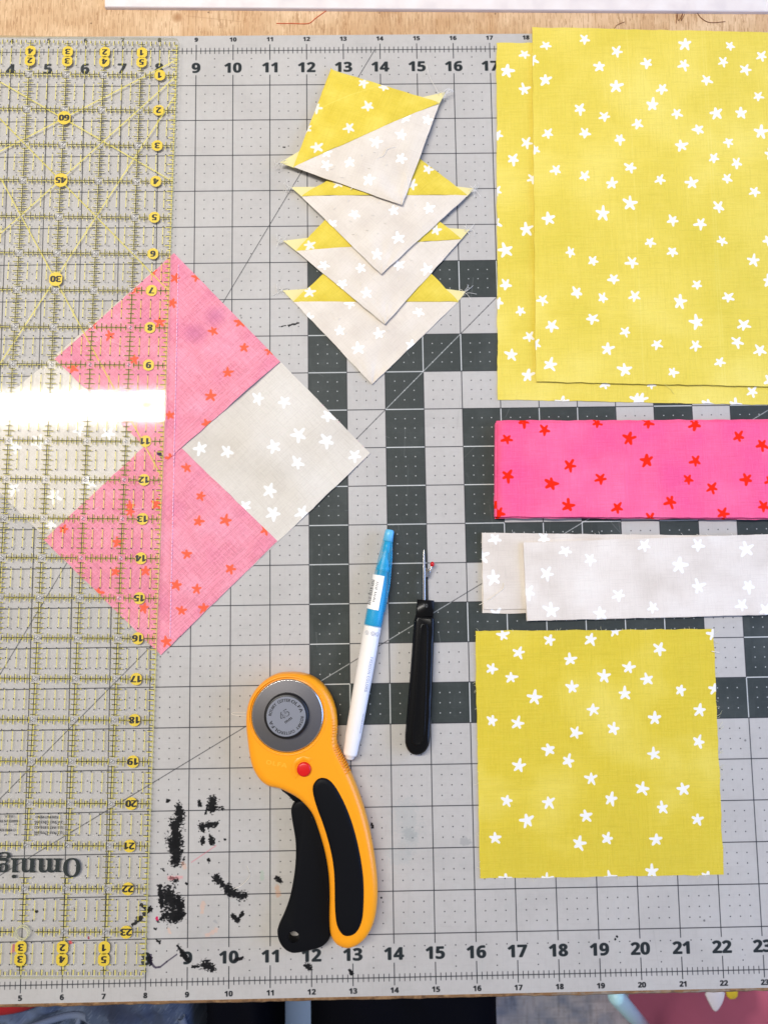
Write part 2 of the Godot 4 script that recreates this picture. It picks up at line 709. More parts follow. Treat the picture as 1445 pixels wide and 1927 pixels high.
func floor_and_table() -> void:
	var fl := MeshInstance3D.new()
	fl.name = "floor"
	var s := Sheet.new(Vector2.ZERO, Vector2(24, 24), 20.0, rgb(182, 190, 204))
	s.lay(cloud_tile(96, 14.0, rgb(120, 140, 174, 0.6), rgb(212, 216, 226, 0.75), 4, 480, 480))
	s.lay(weave_tile(240, 0.2, 2200, 8))
	var fm := paint_mat("carpet", Color.WHITE, 0.95, 0.0, s.texture())
	fm.uv1_scale = Vector3(5, 5, 1)
	var st := begin()
	org = Vector3.ZERO
	var q := [Vector2(-60, -40), Vector2(-60, 80), Vector2(75, 80), Vector2(75, -40)]
	var t := [Vector2(0, 0), Vector2(0, 1), Vector2(1, 1), Vector2(1, 0)]
	for i in [0, 2, 1, 0, 3, 2]:
		st.set_uv(t[i])
		st.add_vertex(W(q[i], -29.0))
	st.generate_normals()
	fl.mesh = st.commit()
	fl.material_override = fm
	fl.set_meta("kind", "structure")
	add_child(fl)

	var tb := thing("work_table", "pale plywood work table under the grey cutting mat", "table", Vector2(18, 12), -29.0)
	var wood := Sheet.new(Vector2.ZERO, Vector2(22, 8), 64.0, rgb(206, 171, 131))
	wood.lay(cloud_tile(128, 5.0, rgb(186, 146, 104, 0.7), rgb(226, 196, 160, 0.6), 21, 1408, 512))
	var g := RandomNumberGenerator.new()
	g.seed = 5
	var grain := Image.create_empty(704, 512, false, Image.FORMAT_RGBA8)
	grain.fill(Color(0, 0, 0, 0))
	for i in 11000:
		var c := rgb(120, 78, 40, g.randf_range(0.08, 0.42)) if g.randf() < 0.72 else rgb(255, 228, 190, g.randf_range(0.08, 0.3))
		var x := g.randi_range(0, 703)
		var y := g.randi_range(-10, 511)
		var l := g.randi_range(4, 26)
		grain.fill_rect(Rect2i(x, y, 1, l).intersection(Rect2i(0, 0, 704, 512)), c)
		if g.randf() < 0.3:
			grain.fill_rect(Rect2i(x + 1, y + l / 3, 1, l / 2).intersection(Rect2i(0, 0, 704, 512)), c)
	wood.lay(grain)
	# the broad lighter and darker growth bands run with the grain
	for i in 60:
		var x := g.randf_range(0, 22.0)
		var wd := g.randf_range(0.1, 0.7)
		wood.box(Vector2(x, 0), Vector2(x + wd, 8), rgb(176, 122, 72) if g.randf() < 0.5 else rgb(228, 198, 160), g.randf_range(0.03, 0.12))
	# a knot and dark flecks
	for k in 6:
		wood.dot(Vector2(8.45, 4.55), 0.16 - 0.022 * k, rgb(150, 100, 58), 0.14)
	for p in V([9.3, 4.4, 12.4, 4.3, 14.0, 4.45, 17.2, 4.5, 6.1, 4.7, 19.5, 4.2]):
		wood.dot(p, 0.02, rgb(70, 44, 24), 0.8)
	wood.line(Vector2(8.7, 4.5), Vector2(10.2, 4.68), 0.02, rgb(120, 80, 46), 0.3)
	var wm := paint_mat("plywood", Color.WHITE, 0.55, 0.0, wood.texture())
	st = begin()
	st.set_smooth_group(-1)
	var x0 := -6.0
	var x1 := 42.0
	var z0 := -14.0
	var z1 := 24.44
	var cs := [Vector2(x0, z0), Vector2(x0, z1), Vector2(x1, z1), Vector2(x1, z0)]
	for i in [0, 2, 1, 0, 3, 2]:
		st.set_uv((cs[i] - Vector2(0, -5.6)) / Vector2(22, 8))
		st.add_vertex(W(cs[i], -0.08) - org)
	st.set_uv(Vector2(0.2, 0.2))
	for i in 4:
		if i == 1:
			continue
		var a: Vector2 = cs[i]
		var b: Vector2 = cs[(i + 1) % 4]
		quad(st, W(b, -0.08), W(a, -0.08), W(a, -0.83), W(b, -0.83))
	quad(st, W(cs[3], -0.83), W(cs[2], -0.83), W(cs[1], -0.83), W(cs[0], -0.83))
	part("table_top", st, wm, tb)
	# the worn front edge, slightly uneven
	var edge := Sheet.new(Vector2.ZERO, Vector2(48, 1), 40.0, rgb(140, 104, 68))
	for i in 2600:
		var c := rgb(84, 58, 36) if g.randf() < 0.55 else rgb(196, 160, 116)
		var p := Vector2(g.randf_range(0, 48), g.randf_range(0, 1))
		edge.box(p, p + Vector2(g.randf_range(0.03, 0.16), g.randf_range(0.05, 0.35)), c, g.randf_range(0.1, 0.45))
	for i in 900:
		var p := Vector2(g.randf_range(23, 48), g.randf_range(0, 1))
		edge.box(p, p + Vector2(g.randf_range(0.1, 0.5), g.randf_range(0.05, 0.3)), rgb(150, 146, 142), g.randf_range(0.15, 0.4))
	var em := paint_mat("worn_edge", Color.WHITE, 0.75, 0.0, edge.texture())
	st = begin()
	st.set_smooth_group(1)
	noise.frequency = 1.4
	var rows := []
	for i in 241:
		var x := x0 + 48.0 * i / 240.0
		var wob := noise.get_noise_1d(x * 3.0) * 0.02 + noise.get_noise_1d(x * 0.6 + 90.0) * 0.012
		rows.append([W(Vector2(x, z1), -0.081), W(Vector2(x, 24.52 + wob), -0.085), W(Vector2(x, 24.57 + wob), -0.13), W(Vector2(x, 24.56 + wob * 0.5), -0.83), W(Vector2(x, z1), -0.83)])
	for i in 240:
		for k in 4:
			var ids := [[i, k], [i, k + 1], [i + 1, k + 1], [i + 1, k]]
			for j in [0, 2, 1, 0, 3, 2]:
				var y: int = ids[j][1]
				st.set_uv(Vector2(float(ids[j][0]) / 240.0, y * 0.24))
				st.add_vertex(rows[ids[j][0]][y] - org)
	part("front_edge", st, em, tb)
	var legs := paint_mat("table_leg_wood", rgb(206, 160, 112), 0.6)
	for c in [Vector2(-4, -12), Vector2(40, -12), Vector2(-4, 22), Vector2(40, 22)]:
		st = begin()
		slab(st, V([c.x - 1.2, c.y - 1.2, c.x + 1.2, c.y - 1.2, c.x + 1.2, c.y + 1.2, c.x - 1.2, c.y + 1.2]), -29.0, -0.84, 0.1)
		part("leg", st, legs, tb)

func dark_cell(c: int, r: int) -> bool:
	var d := maxi(absi(2 * c + 1 - 36), absi(2 * r + 1 - 24))   # nested square frames about the middle of the mat
	return d == 11 or d == 7 or d == 3

func mat_print(s: Sheet, seed_: int) -> void:
	var ink := rgb(42, 43, 46)
	var pale := rgb(214, 215, 213)
	var dark := rgb(57, 62, 60)
	var x0 := int(floor(s.o.x))
	var x1 := int(ceil(s.o.x + s.w / s.ppi))
	var r0 := maxi(x0 - 1, 0)
	for r in 24:
		for c in range(maxi(x0 - 1, 0), mini(x1 + 1, 36)):
			if dark_cell(c, r):
				s.box(Vector2(c, r), Vector2(c + 1, r + 1), dark)
	s.lay(cloud_tile(128, 5.0, rgb(110, 110, 106, 0.06), rgb(225, 225, 222, 0.06), seed_, 900, 900))
	s.lay(cloud_tile(128, 26.0, rgb(100, 100, 98, 0.03), rgb(240, 240, 240, 0.025), seed_ + 1, 512, 512))
	s.lay(weave_tile(256, 0.03, 900, seed_ + 2))
	var lw := 0.0095
	for c in range(maxi(x0 - 1, 0), mini(x1 + 2, 37)):
		for r in range(1, 23):   # upright lines between rows 1 and 23
			var a := dark_cell(c - 1, r) and c > 0
			var b := dark_cell(c, r)
			upright(s, c, r, r + 1, lw, a, b, ink, pale)
		s.box(Vector2(c - lw, 0.70), Vector2(c + lw, 1), ink)
		s.box(Vector2(c - lw, 23), Vector2(c + lw, 23.22), ink)
		s.box(Vector2(c - lw, -0.18), Vector2(c + lw, 0.27), ink)
		s.box(Vector2(c - lw, 23.66), Vector2(c + lw, 24.18), ink)
	for c in range(maxi(x0 - 1, 0), mini(x1 + 1, 36)):
		for r in range(1, 24):
			var a := dark_cell(c, r - 1)
			var b := dark_cell(c, r)
			if a and b:
				s.box(Vector2(c, r - lw * 1.25), Vector2(c + 1, r + lw * 1.25), pale)
			else:
				s.box(Vector2(c, r - lw), Vector2(c + 1, r + lw), ink)
		for k in 8:
			for y in [0.0, 24.0]:
				s.box(Vector2(c + k / 8.0 - lw * 0.8, y - 0.09), Vector2(c + k / 8.0 + lw * 0.8, y + 0.09), ink)
		for y in [0.0, 24.0]:
			s.box(Vector2(c, y - lw), Vector2(c + 1, y + lw), ink)
		for r in range(1, 23):
			var dc := pale if dark_cell(c, r) else ink
			for i in 3:
				for j in 3:
					s.dot(Vector2(c + 0.25 + i * 0.25, r + 0.25 + j * 0.25), 0.0135, dc)
		for p in V([0.5, 0.23, 0.5, 0.47, 0.25, 0.72, 0.5, 0.72, 0.75, 0.72, 0.25, 23.28, 0.5, 23.28, 0.75, 23.28, 0.5, 23.53, 0.5, 23.77]):
			s.dot(Vector2(c, 0) + p, 0.0135, ink)
	# lines at 30, 45 and 60 degrees from the two lower corners
	for side in [0]:
		for d in [Vector2(1, -0.57735), Vector2(1, -1), Vector2(0.57735, -1)]:
			var end := minf(24.0 / -d.y, 36.0 / d.x)
			var n := int(end * 12.0)
			for i in n:
				var a: Vector2 = Vector2(0, 24) + d * end * i / n
				var b: Vector2 = Vector2(0, 24) + d * end * (i + 1) / n
				if side == 1:
					a.x = 36.0 - a.x
					b.x = 36.0 - b.x
				if maxf(a.x, b.x) < s.o.x or minf(a.x, b.x) > s.o.x + s.w / s.ppi:
					continue
				var mid := (a + b) * 0.5
				s.line(a, b, lw * 2.0, pale if dark_cell(int(floor(mid.x)), int(floor(mid.y))) else ink, 0.9)
	var figure := rgb(40, 45, 47)
	for c in range(maxi(x0 - 1, 1), mini(x1 + 2, 36)):
		sheet_text(s, str(c), Vector2(c, 0.49), 0.275, figure, 1.15, Vector2.RIGHT, 1.0, "Droid Sans", 0.011)
		sheet_text(s, str(c), Vector2(c, 23.45), 0.275, figure, 1.15, Vector2.RIGHT, 1.0, "Droid Sans", 0.011)
		sheet_text(s, str(c), Vector2(c, -0.33), 0.115, rgb(40, 41, 43), 1.1, Vector2.RIGHT, 1.0, "Droid Sans", 0.004)
		sheet_text(s, str(c), Vector2(c, 24.29), 0.12, rgb(40, 41, 43), 1.1, Vector2.RIGHT, 1.0, "Droid Sans", 0.004)
	# cutting scratches, light on the dark squares and dark on the pale ones
	var g := RandomNumberGenerator.new()
	g.seed = 70 + seed_
	for i in 240:
		var p := Vector2(g.randf_range(s.o.x, s.o.x + s.w / s.ppi), g.randf_range(0.5, 24))
		var d := Vector2.from_angle(g.randf_range(0, TAU)) * g.randf_range(0.1, 0.9)
		if g.randf() < 0.6:
			d = Vector2(g.randf_range(-0.12, 0.12), g.randf_range(0.2, 1.0))
		var on := dark_cell(int(floor(p.x)), int(floor(p.y)))
		s.line(p, p + d, 0.012, rgb(190, 192, 192) if on else (rgb(92, 92, 92) if g.randf() < 0.5 else rgb(226, 226, 226)), g.randf_range(0.06, 0.5) if on else g.randf_range(0.05, 0.2))
	for i in 30:
		var p := Vector2(g.randf_range(s.o.x, s.o.x + s.w / s.ppi), g.randf_range(0.5, 24))
		s.dot(p, g.randf_range(0.01, 0.03), rgb(60, 60, 60), g.randf_range(0.2, 0.6))

func upright(s: Sheet, c: int, r0: float, r1: float, lw: float, a: bool, b: bool, ink: Color, pale: Color) -> void:
	if a and b:
		s.box(Vector2(c - lw * 1.25, r0), Vector2(c + lw * 1.25, r1), pale)
		return
	s.box(Vector2(c - lw, r0), Vector2(c + lw, r1), ink)

# dry-brushed ink along a stroke
func blot(s: Sheet, a: Vector2, b: Vector2, wide: float, solid: float, c: Color, seed_: int, alpha := 0.95) -> void:
	var n := FastNoiseLite.new()
	n.seed = seed_
	n.frequency = 0.16
	n.fractal_octaves = 4
	var n2 := FastNoiseLite.new()
	n2.seed = seed_ + 9
	n2.frequency = 0.035
	var lo := (a.min(b) - Vector2(wide, wide) * 1.4 - s.o) * s.ppi
	var hi := (a.max(b) + Vector2(wide, wide) * 1.4 - s.o) * s.ppi
	var d := b - a
	var l := maxf(d.length_squared(), 1e-5)
	for y in range(int(lo.y), int(hi.y)):
		for x in range(int(lo.x), int(hi.x)):
			var p := s.o + Vector2(x + 0.5, y + 0.5) / s.ppi
			var t := clampf((p - a).dot(d) / l, 0.0, 1.0)
			var away := p.distance_to(a + d * t) / wide
			var v := solid - away * 1.05 + n.get_noise_2d(x * 0.8, y * 1.3) * 0.65 + n2.get_noise_2d(x, y) * 0.55
			s.dab(x, y, c, clampf(v * 4.5, 0.0, 1.0) * alpha)

func cutting_mat() -> void:
	var mt := thing("cutting_mat", "large grey gridded cutting mat with dark check squares covering the table", "cutting mat", Vector2(18, 12), -0.08)
	var spans := [[-0.45, 1.0, 60.0], [1.0, 26.2, 81.2], [26.2, 36.45, 56.0]]
	for i in 3:
		var a: float = spans[i][0]
		var b: float = spans[i][1]
		var s := Sheet.new(Vector2(a, -0.6), Vector2(b - a, 25.2), spans[i][2], rgb(184, 180, 175))
		mat_print(s, 100)
		if i == 1:
			stains(s)
		var m := paint_mat("mat_print_%d" % i, Color.WHITE, 0.5, 0.0, s.texture())
		m.metallic_specular = 0.28
		var st := begin()
		st.set_smooth_group(-1)
		var q := [Vector2(a, -0.44), Vector2(a, 24.42), Vector2(b, 24.42), Vector2(b, -0.44)]
		for k in [0, 2, 1, 0, 3, 2]:
			st.set_uv((q[k] - s.o) * s.ppi / Vector2(s.w, s.h))
			st.add_vertex(W(q[k], 0.0) - org)
		part(["left_margin", "printed_surface", "right_half"][i], st, m, mt)
	var st := begin()
	st.set_smooth_group(-1)
	var c := [Vector2(-0.45, -0.44), Vector2(-0.45, 24.42), Vector2(36.45, 24.42), Vector2(36.45, -0.44)]
	for i in 4:
		var a: Vector2 = c[i]
		var b: Vector2 = c[(i + 1) % 4]
		quad(st, W(a, 0.0), W(a, -0.078), W(b, -0.078), W(b, 0.0))
	part("cut_edge", st, paint_mat("mat_edge", rgb(150, 150, 148), 0.6), mt)

func stains(s: Sheet) -> void:
	var k := rgb(18, 18, 20)
	var L := [[8.75, 19.93, 8.80, 20.18, 0.129, 0.9],
		[8.69, 20.30, 8.70, 20.72, 0.267, 0.72],
		[8.66, 20.72, 8.72, 21.10, 0.267, 0.7],
		[8.64, 21.18, 8.70, 21.22, 0.173, 0.6],
		[8.47, 19.77, 8.48, 19.77, 0.060, 1],
		[8.30, 21.77, 8.37, 22.25, 0.073, 0.95],
		[8.62, 21.59, 8.67, 21.64, 0.173, 0.45],
		[8.54, 22.01, 8.68, 22.46, 0.324, 0.72],
		[8.76, 22.09, 8.80, 22.42, 0.194, 0.6],
		[8.29, 22.58, 8.42, 22.46, 0.095, 0.6],
		[8.21, 22.76, 8.23, 22.78, 0.069, 0.6],
		[8.68, 22.58, 8.93, 22.43, 0.078, 0.7],
		[9.56, 19.73, 9.58, 19.98, 0.155, 0.72],
		[9.62, 19.94, 9.82, 19.95, 0.095, 0.7],
		[9.45, 19.90, 9.41, 20.07, 0.069, 0.7],
		[9.25, 19.79, 9.28, 19.87, 0.069, 0.8],
		[9.30, 20.38, 9.69, 20.34, 0.095, 0.75],
		[9.32, 20.44, 9.37, 20.48, 0.095, 0.7],
		[9.35, 20.65, 9.35, 20.78, 0.069, 0.7],
		[9.54, 20.63, 9.59, 20.78, 0.104, 0.65],
		[9.70, 21.62, 9.96, 21.87, 0.138, 0.78],
		[10.00, 21.95, 10.37, 22.04, 0.147, 0.72],
		[10.09, 22.49, 10.20, 22.61, 0.086, 0.75],
		[10.31, 22.45, 10.24, 22.57, 0.078, 0.7],
		[8.77, 23.18, 8.88, 23.32, 0.060, 0.95],
		[8.88, 23.36, 9.03, 23.51, 0.078, 0.8],
		[9.39, 23.62, 9.56, 23.68, 0.173, 0.62],
		[9.14, 23.65, 9.27, 23.66, 0.060, 0.7],
		[8.26, 23.03, 8.32, 23.07, 0.065, 0.8],
		[7.86, 22.20, 7.97, 22.26, 0.052, 0.7],
		[7.82, 22.53, 8.07, 22.31, 0.112, 0.62],
		[7.67, 22.65, 7.82, 22.53, 0.078, 0.6],
		[8.09, 23.43, 8.11, 23.55, 0.086, 0.6],
		[10.14, 23.53, 10.33, 23.47, 0.069, 0.6],
		[5.33, 22.31, 5.34, 22.31, 0.052, 0.8],
		[8.95, 21.73, 8.97, 21.73, 0.043, 0.7],
		[8.38, 21.38, 8.41, 21.43, 0.060, 0.5],
		[9.50, 21.18, 9.51, 21.20, 0.052, 0.8],
		[9.89, 20.70, 9.89, 20.70, 0.035, 0.9],
		[13.50, 20.41, 13.53, 20.48, 0.052, 0.9],
		[11.17, 21.64, 11.25, 21.71, 0.086, 0.75],
		[11.89, 23.69, 11.98, 23.75, 0.095, 0.7],
		[12.94, 23.83, 12.97, 23.89, 0.060, 0.7],
		[13.70, 22.14, 13.71, 22.16, 0.035, 0.6],
		[19.39, 23.23, 19.39, 23.23, 0.035, 0.9],
		[19.44, 23.16, 19.45, 23.17, 0.031, 0.9],
		[11.49, 7.72, 11.76, 7.66, 0.043, 0.6],
		[11.30, 7.75, 11.49, 7.71, 0.030, 0.3],
		[11.36, 2.78, 11.41, 2.78, 0.019, 0.9]]
	var i := 0
	for q in L:
		blot(s, Vector2(q[0], q[1]), Vector2(q[2], q[3]), q[4], q[5], k, 300 + i)
		i += 1
	for q in [[14.33, 20.07, 14.45, 20.79, 0.388, 135, 155, 158, 0.13],
		[14.01, 21.16, 14.27, 21.20, 0.259, 145, 165, 168, 0.13],
		[14.41, 20.62, 14.45, 20.70, 0.173, 106, 118, 120, 0.17],
		[11.17, 21.85, 11.19, 22.06, 0.078, 200, 150, 120, 0.5],
		[15.76, 20.85, 15.84, 20.90, 0.129, 120, 125, 125, 0.3],
		[10.80, 21.47, 10.80, 21.64, 0.060, 150, 175, 150, 0.4],
		[8.86, 21.23, 8.92, 21.35, 0.060, 214, 165, 140, 0.5],
		[9.36, 22.19, 9.34, 22.39, 0.069, 215, 170, 145, 0.5],
		[9.47, 22.93, 9.67, 22.83, 0.078, 215, 170, 148, 0.5],
		[8.53, 22.77, 8.57, 22.87, 0.052, 218, 175, 152, 0.5],
		[8.54, 21.59, 8.84, 21.58, 0.060, 225, 140, 140, 0.5],
		[8.25, 22.51, 8.26, 22.54, 0.039, 200, 30, 80, 0.9],
		[4.81, 23.08, 4.79, 23.20, 0.060, 220, 90, 110, 0.6],
		[6.17, 23.02, 6.18, 23.05, 0.047, 215, 50, 60, 0.8],
		[6.60, 22.94, 6.61, 22.95, 0.035, 140, 30, 50, 0.9],
		[9.66, 22.60, 9.69, 22.64, 0.060, 150, 150, 150, 0.5]]:
		blot(s, Vector2(q[0], q[1]), Vector2(q[2], q[3]), q[4], 0.8, rgb(q[5], q[6], q[7]), 400 + i, q[8])
		i += 1
	var pen := V([8.111, 23.348, 8.127, 23.551, 8.222, 23.658, 8.350, 23.645, 8.518, 23.518, 8.751, 23.361])
	for j in pen.size() - 1:
		s.line(pen[j], pen[j + 1], 0.062 - 0.008 * j, rgb(28, 20, 40), 0.85)
	s.line(Vector2(9.072, 21.230), Vector2(9.673, 20.846), 0.02, rgb(214, 96, 110), 0.7)

# ---------------------------------------------------------------- the clear ruler, turned upside down to the viewer
# a = inches from its right edge towards the left, b = inches from its top edge towards the viewer
func on_ruler(a: float, b: float) -> Vector2:
	return Vector2(-a, b).rotated(0.023276) * 1.002 + Vector2(8.567, -0.239)

func rline(st: SurfaceTool, a0: float, b0: float, a1: float, b1: float, w: float, h: float) -> void:
	ribbon(st, on_ruler(a0, b0), on_ruler(a1, b1), w, h)

func yline(st: SurfaceTool, a0: float, b0: float, a1: float, b1: float, w: float) -> void:   # the yellow printing lies a hair out of register
	var c := Vector2(3, 11)
	var p := (Vector2(a0, b0) - c).rotated(0.0022) + c + Vector2(-0.006, 0.008)
	var q := (Vector2(a1, b1) - c).rotated(0.0022) + c + Vector2(-0.006, 0.008)
	ribbon(st, on_ruler(p.x, p.y), on_ruler(q.x, q.y), w, 0.0725)

func quilting_ruler() -> void:
	var wide := 6.03
	var long := 24.02
	var t := thing("quilting_ruler", "long clear acrylic quilting ruler with yellow and black inch lines, lying over the pink block", "ruler", on_ruler(3, 12), 0.07)
	var clear := paint_mat("clear_acrylic", Color(0.95, 0.95, 0.90, 0.006), 0.065)
	clear.metallic_specular = 0.27
	clear.transparency = BaseMaterial3D.TRANSPARENCY_ALPHA
	var rim := paint_mat("acrylic_edge", Color(0.84, 0.82, 0.62, 0.42), 0.32)
	rim.transparency = BaseMaterial3D.TRANSPARENCY_ALPHA
	var st := begin()
	st.set_smooth_group(-1)
	var hole := Vector2(2.96, 23.0)
	var hs := 0.45
	for h in [0.07, 0.18]:
		var up: bool = h > 0.12
		var pieces := []
		var top := PackedVector2Array()
		top.append_array([Vector2(0, hole.y - hs), Vector2(0, 0.1)])
		for i in 5:
			top.append(Vector2(0.1, 0.1) + Vector2(-cos(PI / 8 * i), -sin(PI / 8 * i)) * 0.1)
		for i in 5:
			top.append(Vector2(wide - 0.1, 0.1) + Vector2(sin(PI / 8 * i), -cos(PI / 8 * i)) * 0.1)
		top.append(Vector2(wide, hole.y - hs))
		pieces.append(top)
		var bot := PackedVector2Array([Vector2(wide, hole.y + hs)])
		for i in 5:
			bot.append(Vector2(wide - 0.1, long - 0.1) + Vector2(cos(PI / 8 * i), sin(PI / 8 * i)) * 0.1)
		for i in 5:
			bot.append(Vector2(0.1, long - 0.1) + Vector2(-sin(PI / 8 * i), cos(PI / 8 * i)) * 0.1)
		bot.append(Vector2(0, hole.y + hs))
		pieces.append(bot)
		pieces.append(PackedVector2Array([Vector2(0, hole.y - hs), Vector2(hole.x - hs, hole.y - hs), Vector2(hole.x - hs, hole.y + hs), Vector2(0, hole.y + hs)]))
		pieces.append(PackedVector2Array([Vector2(hole.x + hs, hole.y - hs), Vector2(wide, hole.y - hs), Vector2(wide, hole.y + hs), Vector2(hole.x + hs, hole.y + hs)]))
		for i in 24:
			var r := []
			for j in [i, i + 1]:
				var d := Vector2.from_angle(TAU * j / 24.0)
				r.append(hole + d * 0.15)
				r.append(hole + d * hs / maxf(absf(d.x), absf(d.y)))
			pieces.append(PackedVector2Array([r[0], r[1], r[3], r[2]]))
		for p: PackedVector2Array in pieces:
			var m := PackedVector2Array()
			for v in p:
				m.append(on_ruler(v.x, v.y))
			cap(st, clean(m), h, up)
	part("clear_plate", st, clear, t)
	# polished side faces
	st = begin()
	st.set_smooth_group(1)
	var line := PackedVector2Array()
	for c in [[0.1, 0.1, PI, 1], [wide - 0.1, 0.1, PI * 1.5, 1], [wide - 0.1, long - 0.1, 0.0, 1], [0.1, long - 0.1, PI * 0.5, 1]]:
		for i in 6:
			var v: Vector2 = Vector2(c[0], c[1]) + Vector2.from_angle(c[2] + PI / 10.0 * i) * 0.1
			line.append(on_ruler(v.x, v.y))
	line = clean(line)
	for i in line.size():
		var a := line[i]
		var b := line[(i + 1) % line.size()]
		quad(st, W(b, 0.175), W(a, 0.175), W(a, 0.072), W(b, 0.072))
	part("polished_edge", st, rim, t)
	st = begin()
	var ring := []
	for i in 33:
		ring.append(W(on_ruler(hole.x, hole.y) + Vector2.from_angle(TAU * i / 32.0) * 0.155, 0.17))
	tube(st, ring, [0.017], 6)
	var low := []
	for i in 33:
		low.append(W(on_ruler(hole.x, hole.y) + Vector2.from_angle(TAU * i / 32.0) * 0.155, 0.085))
	tube(st, low, [0.02], 6)
	part("hang_hole_rim", st, rim, t)

	var black := paint_mat("ruler_black_ink", rgb(22, 22, 20), 0.6)
	var yellow := paint_mat("ruler_yellow_ink", Color(0.88, 0.82, 0.28, 0.6), 0.6)
	yellow.transparency = BaseMaterial3D.TRANSPARENCY_ALPHA
	var bright := paint_mat("ruler_number_yellow", rgb(220, 190, 54), 0.55)
	var bl := begin()
	bl.set_smooth_group(-1)
	var ye := begin()
	ye.set_smooth_group(-1)
	var hb := 0.075
	var lw := 0.019
	for n in range(1, 24):   # lines across
		for k in 6:
			var a := k + (0.02 if k == 0 else 0.1)
			var e := k + (0.9 if k < 5 else 0.98)
			if n == 23 and k == 2:
				e = 2.7
			if n == 23 and k == 3:
				a = 3.22
			if k == 0:
				rline(bl, 0.02, n, 0.33, n, lw, hb)
				rline(bl, 0.66, n, 0.9, n, lw, hb)
				yline(ye, 0.02, n, 0.33, n, 0.038)
				yline(ye, 0.66, n, 0.9, n, 0.038)
			else:
				rline(bl, a, n, e, n, lw, hb)
				yline(ye, a, n, e, n, 0.038)
			for q in range(1, 8):
				var x := k + q / 8.0
				if k == 0 and (q == 3 or q == 4) or x < a or x > e and k > 0:
					continue
				var l := 0.105 if q % 2 == 0 else 0.062
				rline(bl, x, n - l, x, n + l, 0.0165, hb)
				yline(ye, x, n - l - 0.015, x, n + l + 0.015, 0.03)
	for k in range(1, 6):   # lines down
		for n in 24:
			var b := n + 0.1
			var e := n + 0.9
			if n == 0:
				b = 0.04
			if n == 23:
				e = 23.98
			if n == 22 and k == 3:
				e = 22.8
			if n == 23 and k == 3:
				b = 23.2
			if (k == 2 or k == 3) and n == 21:
				b = 21.75
			if (k == 2 or k == 3) and n == 20:
				pass
			var runs := [[b, e]]
			if n == 0:
				runs = [[b, 0.23], [0.77, e]]
			if n == 23:
				runs = [[b, 23.23], [23.73, e]]
			for r in runs:
				rline(bl, k, r[0], k, r[1], lw, hb)
				yline(ye, k, r[0], k, r[1], 0.038)
				for q in range(1, 8):
					var y := n + q / 8.0
					if y < r[0] or y > r[1]:
						continue
					var l := 0.13 if q % 2 == 0 else 0.075
					rline(bl, k - l, y, k + l, y, 0.0165, hb)
					yline(ye, k - l - 0.015, y, k + l + 0.015, y, 0.03)
			if n > 0 and not (n == 23 and k == 3):
				rline(bl, k - 0.035, n - 0.03, k + 0.035, n + 0.03, 0.014, hb)
				rline(bl, k, n - 0.06, k, n - 0.03, 0.016, hb)
				rline(bl, k, n + 0.03, k, n + 0.06, 0.016, hb)
	for k in 6:   # quarter inch dashes and dots
		for n in 24:
			for q in [0.25, 0.5, 0.75]:
				if n >= 21 and n < 22 and k >= 1 and k <= 4 and k + q > 1.6:
					continue
				yline(ye, k + q, n + 0.27, k + q, n + 0.73, 0.026)
				for d in [0.25, 0.5, 0.75]:
					flat_poly(bl, round_poly(on_ruler(k + q, n + d), 0.018, 8), hb)
	for i in range(1, 192):   # eighths along the right edge, and along the two ends
		var l := 0.14 if i % 2 == 0 else 0.08
		if i % 8 != 0:
			rline(bl, 0.03, i / 8.0, 0.03 + l, i / 8.0, 0.016, hb)
			yline(ye, 0.02, i / 8.0 + 0.02, 0.05 + l, i / 8.0 + 0.02, 0.034)
	yline(ye, 0.05, 0.1, 0.05, 23.95, 0.03)
	for i in range(1, 48):
		if i % 8 == 0:
			continue
		var l := 0.13 if i % 2 == 0 else 0.08
		for e in [0.03, 23.99]:
			var s := 1.0 if e < 1.0 else -1.0
			rline(bl, i / 8.0, e, i / 8.0, e + l * s, 0.016, hb)
			yline(ye, i / 8.0, e, i / 8.0, e + l * s, 0.034)
	var sp := begin()
	sp.set_smooth_group(-1)
	for k in range(1, 6):
		for n in range(1, 24):
			if not (n == 23 and k == 3):
				flat_poly(sp, round_poly(on_ruler(k, n), 0.05, 10), 0.0715)
	var spot := paint_mat("ruler_white_ink", Color(0.95, 0.95, 0.94, 0.32), 0.6)
	spot.transparency = BaseMaterial3D.TRANSPARENCY_ALPHA
	part("crossing_spots", sp, spot, t, true)
	part("black_lines", bl, black, t, true)
	part("yellow_lines", ye, yellow, t, true)
	# angle lines
	var an := begin()
	an.set_smooth_group(-1)
	var s3 := 0.57735
	for q in [[0.0, 1.0, 6.0, 7.0], [0.0, 7.0, 6.0, 1.0], [0.0, 4.0 - 2.0 * 3.0 * s3, 6.0, 4.0], [0.0, 4.0, 6.0, 4.0 - 2.0 * 3.0 * s3], [0.0, 5.0 - 2.0 * 1.73205, 5.9, 5.0 + 3.9 * 1.73205], [0.0, 5.0 + 4.0 * 1.73205, 4.6, 5.0 - 0.6 * 1.73205]]:
		rline(an, q[0] + 0.04, q[1], q[2], q[3], 0.036, 0.0735)
	part("angle_lines", an, yellow, t, true)
	# numbers on yellow discs, read from the far side
	var face := (on_ruler(1, 0) - on_ruler(0, 0)).normalized()
	for n in range(1, 24):
		disc(t, on_ruler(0.49, n), 0.152, str(n), 0.165, face, bright, black)
